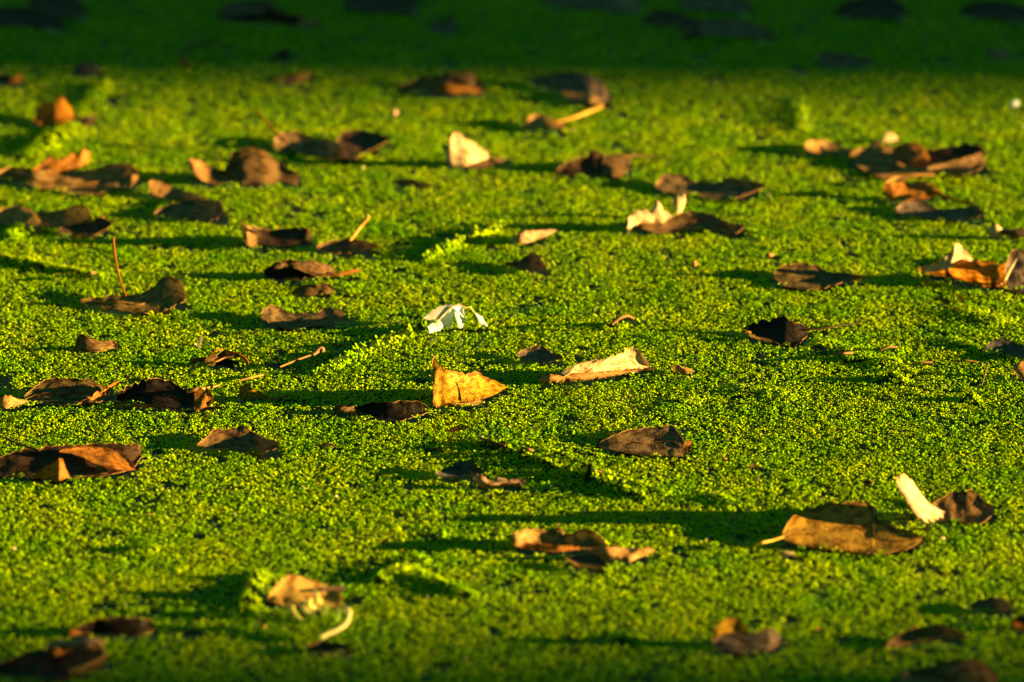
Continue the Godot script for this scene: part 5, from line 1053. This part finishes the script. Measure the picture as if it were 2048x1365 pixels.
	t.append({"name": "leaf_fragment", "category": "leaf", "label": "brown ragged scrap cut by the right edge, middle", "at": [400, 94], "rib": 0, "rib_look": "tan",
		"blades": [["blade", "tan", [[393.6, 7.6, 91.3, 393.6, 4.6, 92.2, 2], [397.8, 10.6, 87.8, 396.8, 3.6, 101.6, 2], [408.6, 10.6, 85.3, 407, 2.6, 106.1, 2]], 1.0, 1.4]],
		"stems": []})
	t.append({"name": "dead_leaf", "category": "leaf", "label": "blue black leaf half sunk in duckweed at the right edge", "at": [394, 35], "rib": 0, "rib_look": "slate",
		"blades": [["blade", "slate", [[377.6, 5.6, 26.9, 377.1, 4.6, 34.1, -0.4], [385, 5.8, 14.8, 383.4, 3.2, 34.9, -0.4], [393.3, 6.1, 10.4, 391.1, 2.6, 38.2, -0.4], [402.2, 5.1, 22.8, 400.2, 3, 47, -0.4], [413.5, 9.6, 51.9, 412.4, 7.4, 65.5, -0.4]], 1.0, 0.6]],
		"stems": []})
	t.append({"name": "leaf_fragment", "category": "leaf", "label": "thin brown sliver in the duckweed left of the pale lobed leaf", "at": [-87, -437], "rib": 0, "rib_look": "brown",
		"blades": [["blade", "brown", [[-104, 3.6, -445, -104, 2.6, -442.2, -0.3], [-91.3, 4.6, -443.1, -91.2, 2.6, -436, -0.3], [-80.3, 4.6, -435.4, -80.2, 2.6, -431.4, -0.3], [-70.6, 3.6, -432.6, -70.6, 2.6, -429.9, -0.3]], 1.0, 0.6]],
		"stems": []})
	t.append({"name": "leaf_fragment", "category": "leaf", "label": "white speck of leaf above the cluster at upper right", "at": [339, -572], "rib": 0, "rib_look": "pale",
		"blades": [["blade", "pale", [[332.4, 5.2, -569.6, 332.4, 2.6, -568.9, 1], [336.7, 10.6, -575.1, 336.4, 2.6, -568.9, 1], [342, 8.6, -574, 342, 2.6, -572.2, 1], [345.8, 4.3, -575.9, 345.8, 2.6, -575.4, 1]], 1.0, 0.6]],
		"stems": []})
	t.append({"name": "leaf_fragment", "category": "leaf", "label": "pale scrap beside green shoots at the upper right edge", "at": [459, -687], "rib": 0, "rib_look": "white",
		"blades": [["blade", "white", [[454.5, 5.6, -687.8, 454.3, 3.6, -684.8, 1], [458.9, 8.6, -687.3, 458.9, 2.6, -685, 1], [463.7, 6.6, -689.3, 463.7, 3.6, -688.2, 1]], 1.0, 0.6]],
		"stems": []})
	t.append({"name": "leaf_fragment", "category": "leaf", "label": "tiny tan scrap beside the domed dark leaf, to its upper left", "at": [216, -220], "rib": 0, "rib_look": "tan",
		"blades": [["blade", "tan", [[212.5, 3.8, -221.8, 212.5, 2.6, -221.5, 0.5], [215.8, 5.8, -220.9, 215.8, 2.6, -220, 0.5], [219.8, 4.2, -224.7, 219.8, 2.6, -224.3, 0.5]], 1.0, 0.6]],
		"stems": []})
	t.append({"name": "leaf_fragment", "category": "leaf", "label": "tiny pink tan crumb above the centre right", "at": [152, -195], "rib": 0, "rib_look": "tan",
		"blades": [["blade", "tan", [[149.9, 4.2, -197.9, 149.9, 2.6, -197.5, 0.5], [151.9, 7, -195.8, 151.9, 2.6, -194.7, 0.5], [154.5, 4.6, -198, 154.5, 2.6, -197.5, 0.5]], 1.0, 0.6]],
		"stems": []})
	t.append({"name": "leaf_fragment", "category": "leaf", "label": "pale round crumb alone in the sunlit duckweed, upper middle", "at": [-107, -660], "rib": 0, "rib_look": "pale",
		"blades": [["blade", "pale", [[-111, 4.4, -661.8, -111, 2.6, -661.4, 1], [-107.4, 6.6, -662.3, -107.3, 2.6, -658, 1], [-103.8, 4.4, -663.5, -103.8, 2.6, -663.1, 1]], 1.0, 0.6]],
		"stems": []})
	t.append({"name": "leaf_fragment", "category": "leaf", "label": "small tan crumb right of the sunlit pointed leaf", "at": [181, 315], "rib": 0, "rib_look": "tan",
		"blades": [["blade", "tan", [[177.9, 4, 311.8, 177.9, 2.6, 312.2, 0.5], [180.8, 5.9, 313.6, 180.8, 2.6, 314.4, 0.5], [185.2, 4.4, 315.1, 185.2, 2.6, 315.6, 0.5]], 1.0, 0.6]],
		"stems": []})
	t.append({"name": "leaf_fragment", "category": "leaf", "label": "small dark brown scrap in a shadow left of the bright tongue", "at": [264, 354], "rib": 0, "rib_look": "dark",
		"blades": [["blade", "dark", [[260.9, 4.8, 349.8, 260.9, 2.6, 350.3, -0.3], [264.4, 6.2, 351.6, 264.4, 2.6, 352.6, -0.3], [267.4, 4, 352.2, 267.4, 2.6, 352.6, -0.3]], 1.0, 0.6]],
		"stems": []})
	t.append({"name": "leaf_fragment", "category": "leaf", "label": "whitish crumb below the stalk of the large olive gold leaf", "at": [196, 507], "rib": 0, "rib_look": "pale",
		"blades": [["blade", "pale", [[190.9, 5, 505.4, 190.9, 2.6, 506.1, 0.6], [195.9, 6.1, 506.2, 195.9, 2.6, 507.1, 0.6], [202.3, 4.6, 506.3, 202.3, 2.6, 507.1, 0.6]], 2, 0.6]],
		"stems": []})
	t.append({"name": "leaf_fragment", "category": "leaf", "label": "short brown sliver below the middle left, lying flat", "at": [-141, 266], "rib": 0, "rib_look": "brown",
		"blades": [["blade", "brown", [[-148.1, 3.6, 264.7, -148, 2.6, 265.3, -0.2], [-141.3, 4.6, 264.1, -141.2, 2.6, 266.4, -0.2], [-132.9, 3.6, 265.8, -132.9, 2.6, 267.6, -0.2]], 1.0, 0.6]],
		"stems": []})
	t.append({"name": "twig", "category": "twig", "label": "thin dark twig standing out of the duckweed near the right edge", "at": [369, 121], "rib": 0, "rib_look": "twig",
		"blades": [],
		"stems": [["stick", "twig", [[366.3, 2.6, 120.9], [368.5, 10.6, 120.2], [369.2, 15.6, 120.5], [370.8, 21.6, 122.5]], 0.5, 0.8]]})
	t.append({"name": "twig", "category": "twig", "label": "short pale brown twig lying flat near the right edge", "at": [358, 68], "rib": 0, "rib_look": "twig",
		"blades": [],
		"stems": [["stick", "tan", [[348.5, 4.6, 65.8], [356.9, 6.6, 69.4], [368.8, 4.6, 68.4]], 0.8, 0.5]]})
	t.append({"name": "twig", "category": "twig", "label": "short brown twig lying left of the pale flat twig", "at": [324, 70], "rib": 0, "rib_look": "twig",
		"blades": [],
		"stems": [["stick", "twig", [[315.5, 3.6, 70.4], [323.3, 5.6, 71.4], [331.8, 4.6, 68.4]], 0.6, 1.0]]})
	t.append({"name": "twig", "category": "twig", "label": "dark crooked twig bits half buried right of the middle", "at": [276, 51], "rib": 0, "rib_look": "twig",
		"blades": [],
		"stems": [["stick", "twig", [[249.3, 5.6, 55], [255.8, 8.6, 59], [262.8, 9.6, 60.8], [270.5, 6.6, 50.4]], 0.8, 1.1], ["stick", "twig", [[292.1, 7.6, 45.8], [298.5, 9.6, 44.3], [306, 7.6, 39.4]], 1.0, 0.8]]})
	t.append({"name": "twig", "category": "twig", "label": "brown wet root tip poking out above the centre right", "at": [90, -28], "rib": 0, "rib_look": "twig",
		"blades": [],
		"stems": [["stick", "twig", [[80.3, 7.6, -21.4], [86.8, 11.6, -24.7], [93.3, 11.6, -30], [98.2, 7.6, -34.6]], 1.6, 1.0]]})
	t.append({"name": "twig", "category": "twig", "label": "orange brown twig end poking from a duckweed ridge at left", "at": [-348, -158], "rib": 0, "rib_look": "twig",
		"blades": [],
		"stems": [["stick", "twig", [[-352.6, 5.6, -157.1], [-347.4, 8.6, -154.4], [-344.8, 6.6, -163.6]], 1.3, 1.0]]})
	t.append({"name": "twig", "category": "twig", "label": "dark broken root along the duckweed ridge below the middle", "at": [19, 296], "rib": 0, "rib_look": "twig",
		"blades": [],
		"stems": [["stick", "twig", [[-25, 5.6, 254.2], [-14.7, 7.6, 269.3], [-5.3, 7.6, 278.6]], 0.7, 1.0], ["stick", "twig", [[7.5, 7.6, 283.2], [12, 9.6, 292.4], [15.8, 7.6, 290.1]], 1.0, 1.2], ["stick", "twig", [[54.4, 6.6, 325.9], [60.9, 8.6, 337.2], [66.9, 6.6, 337.1]], 0.8, 1.0]]})
	return t
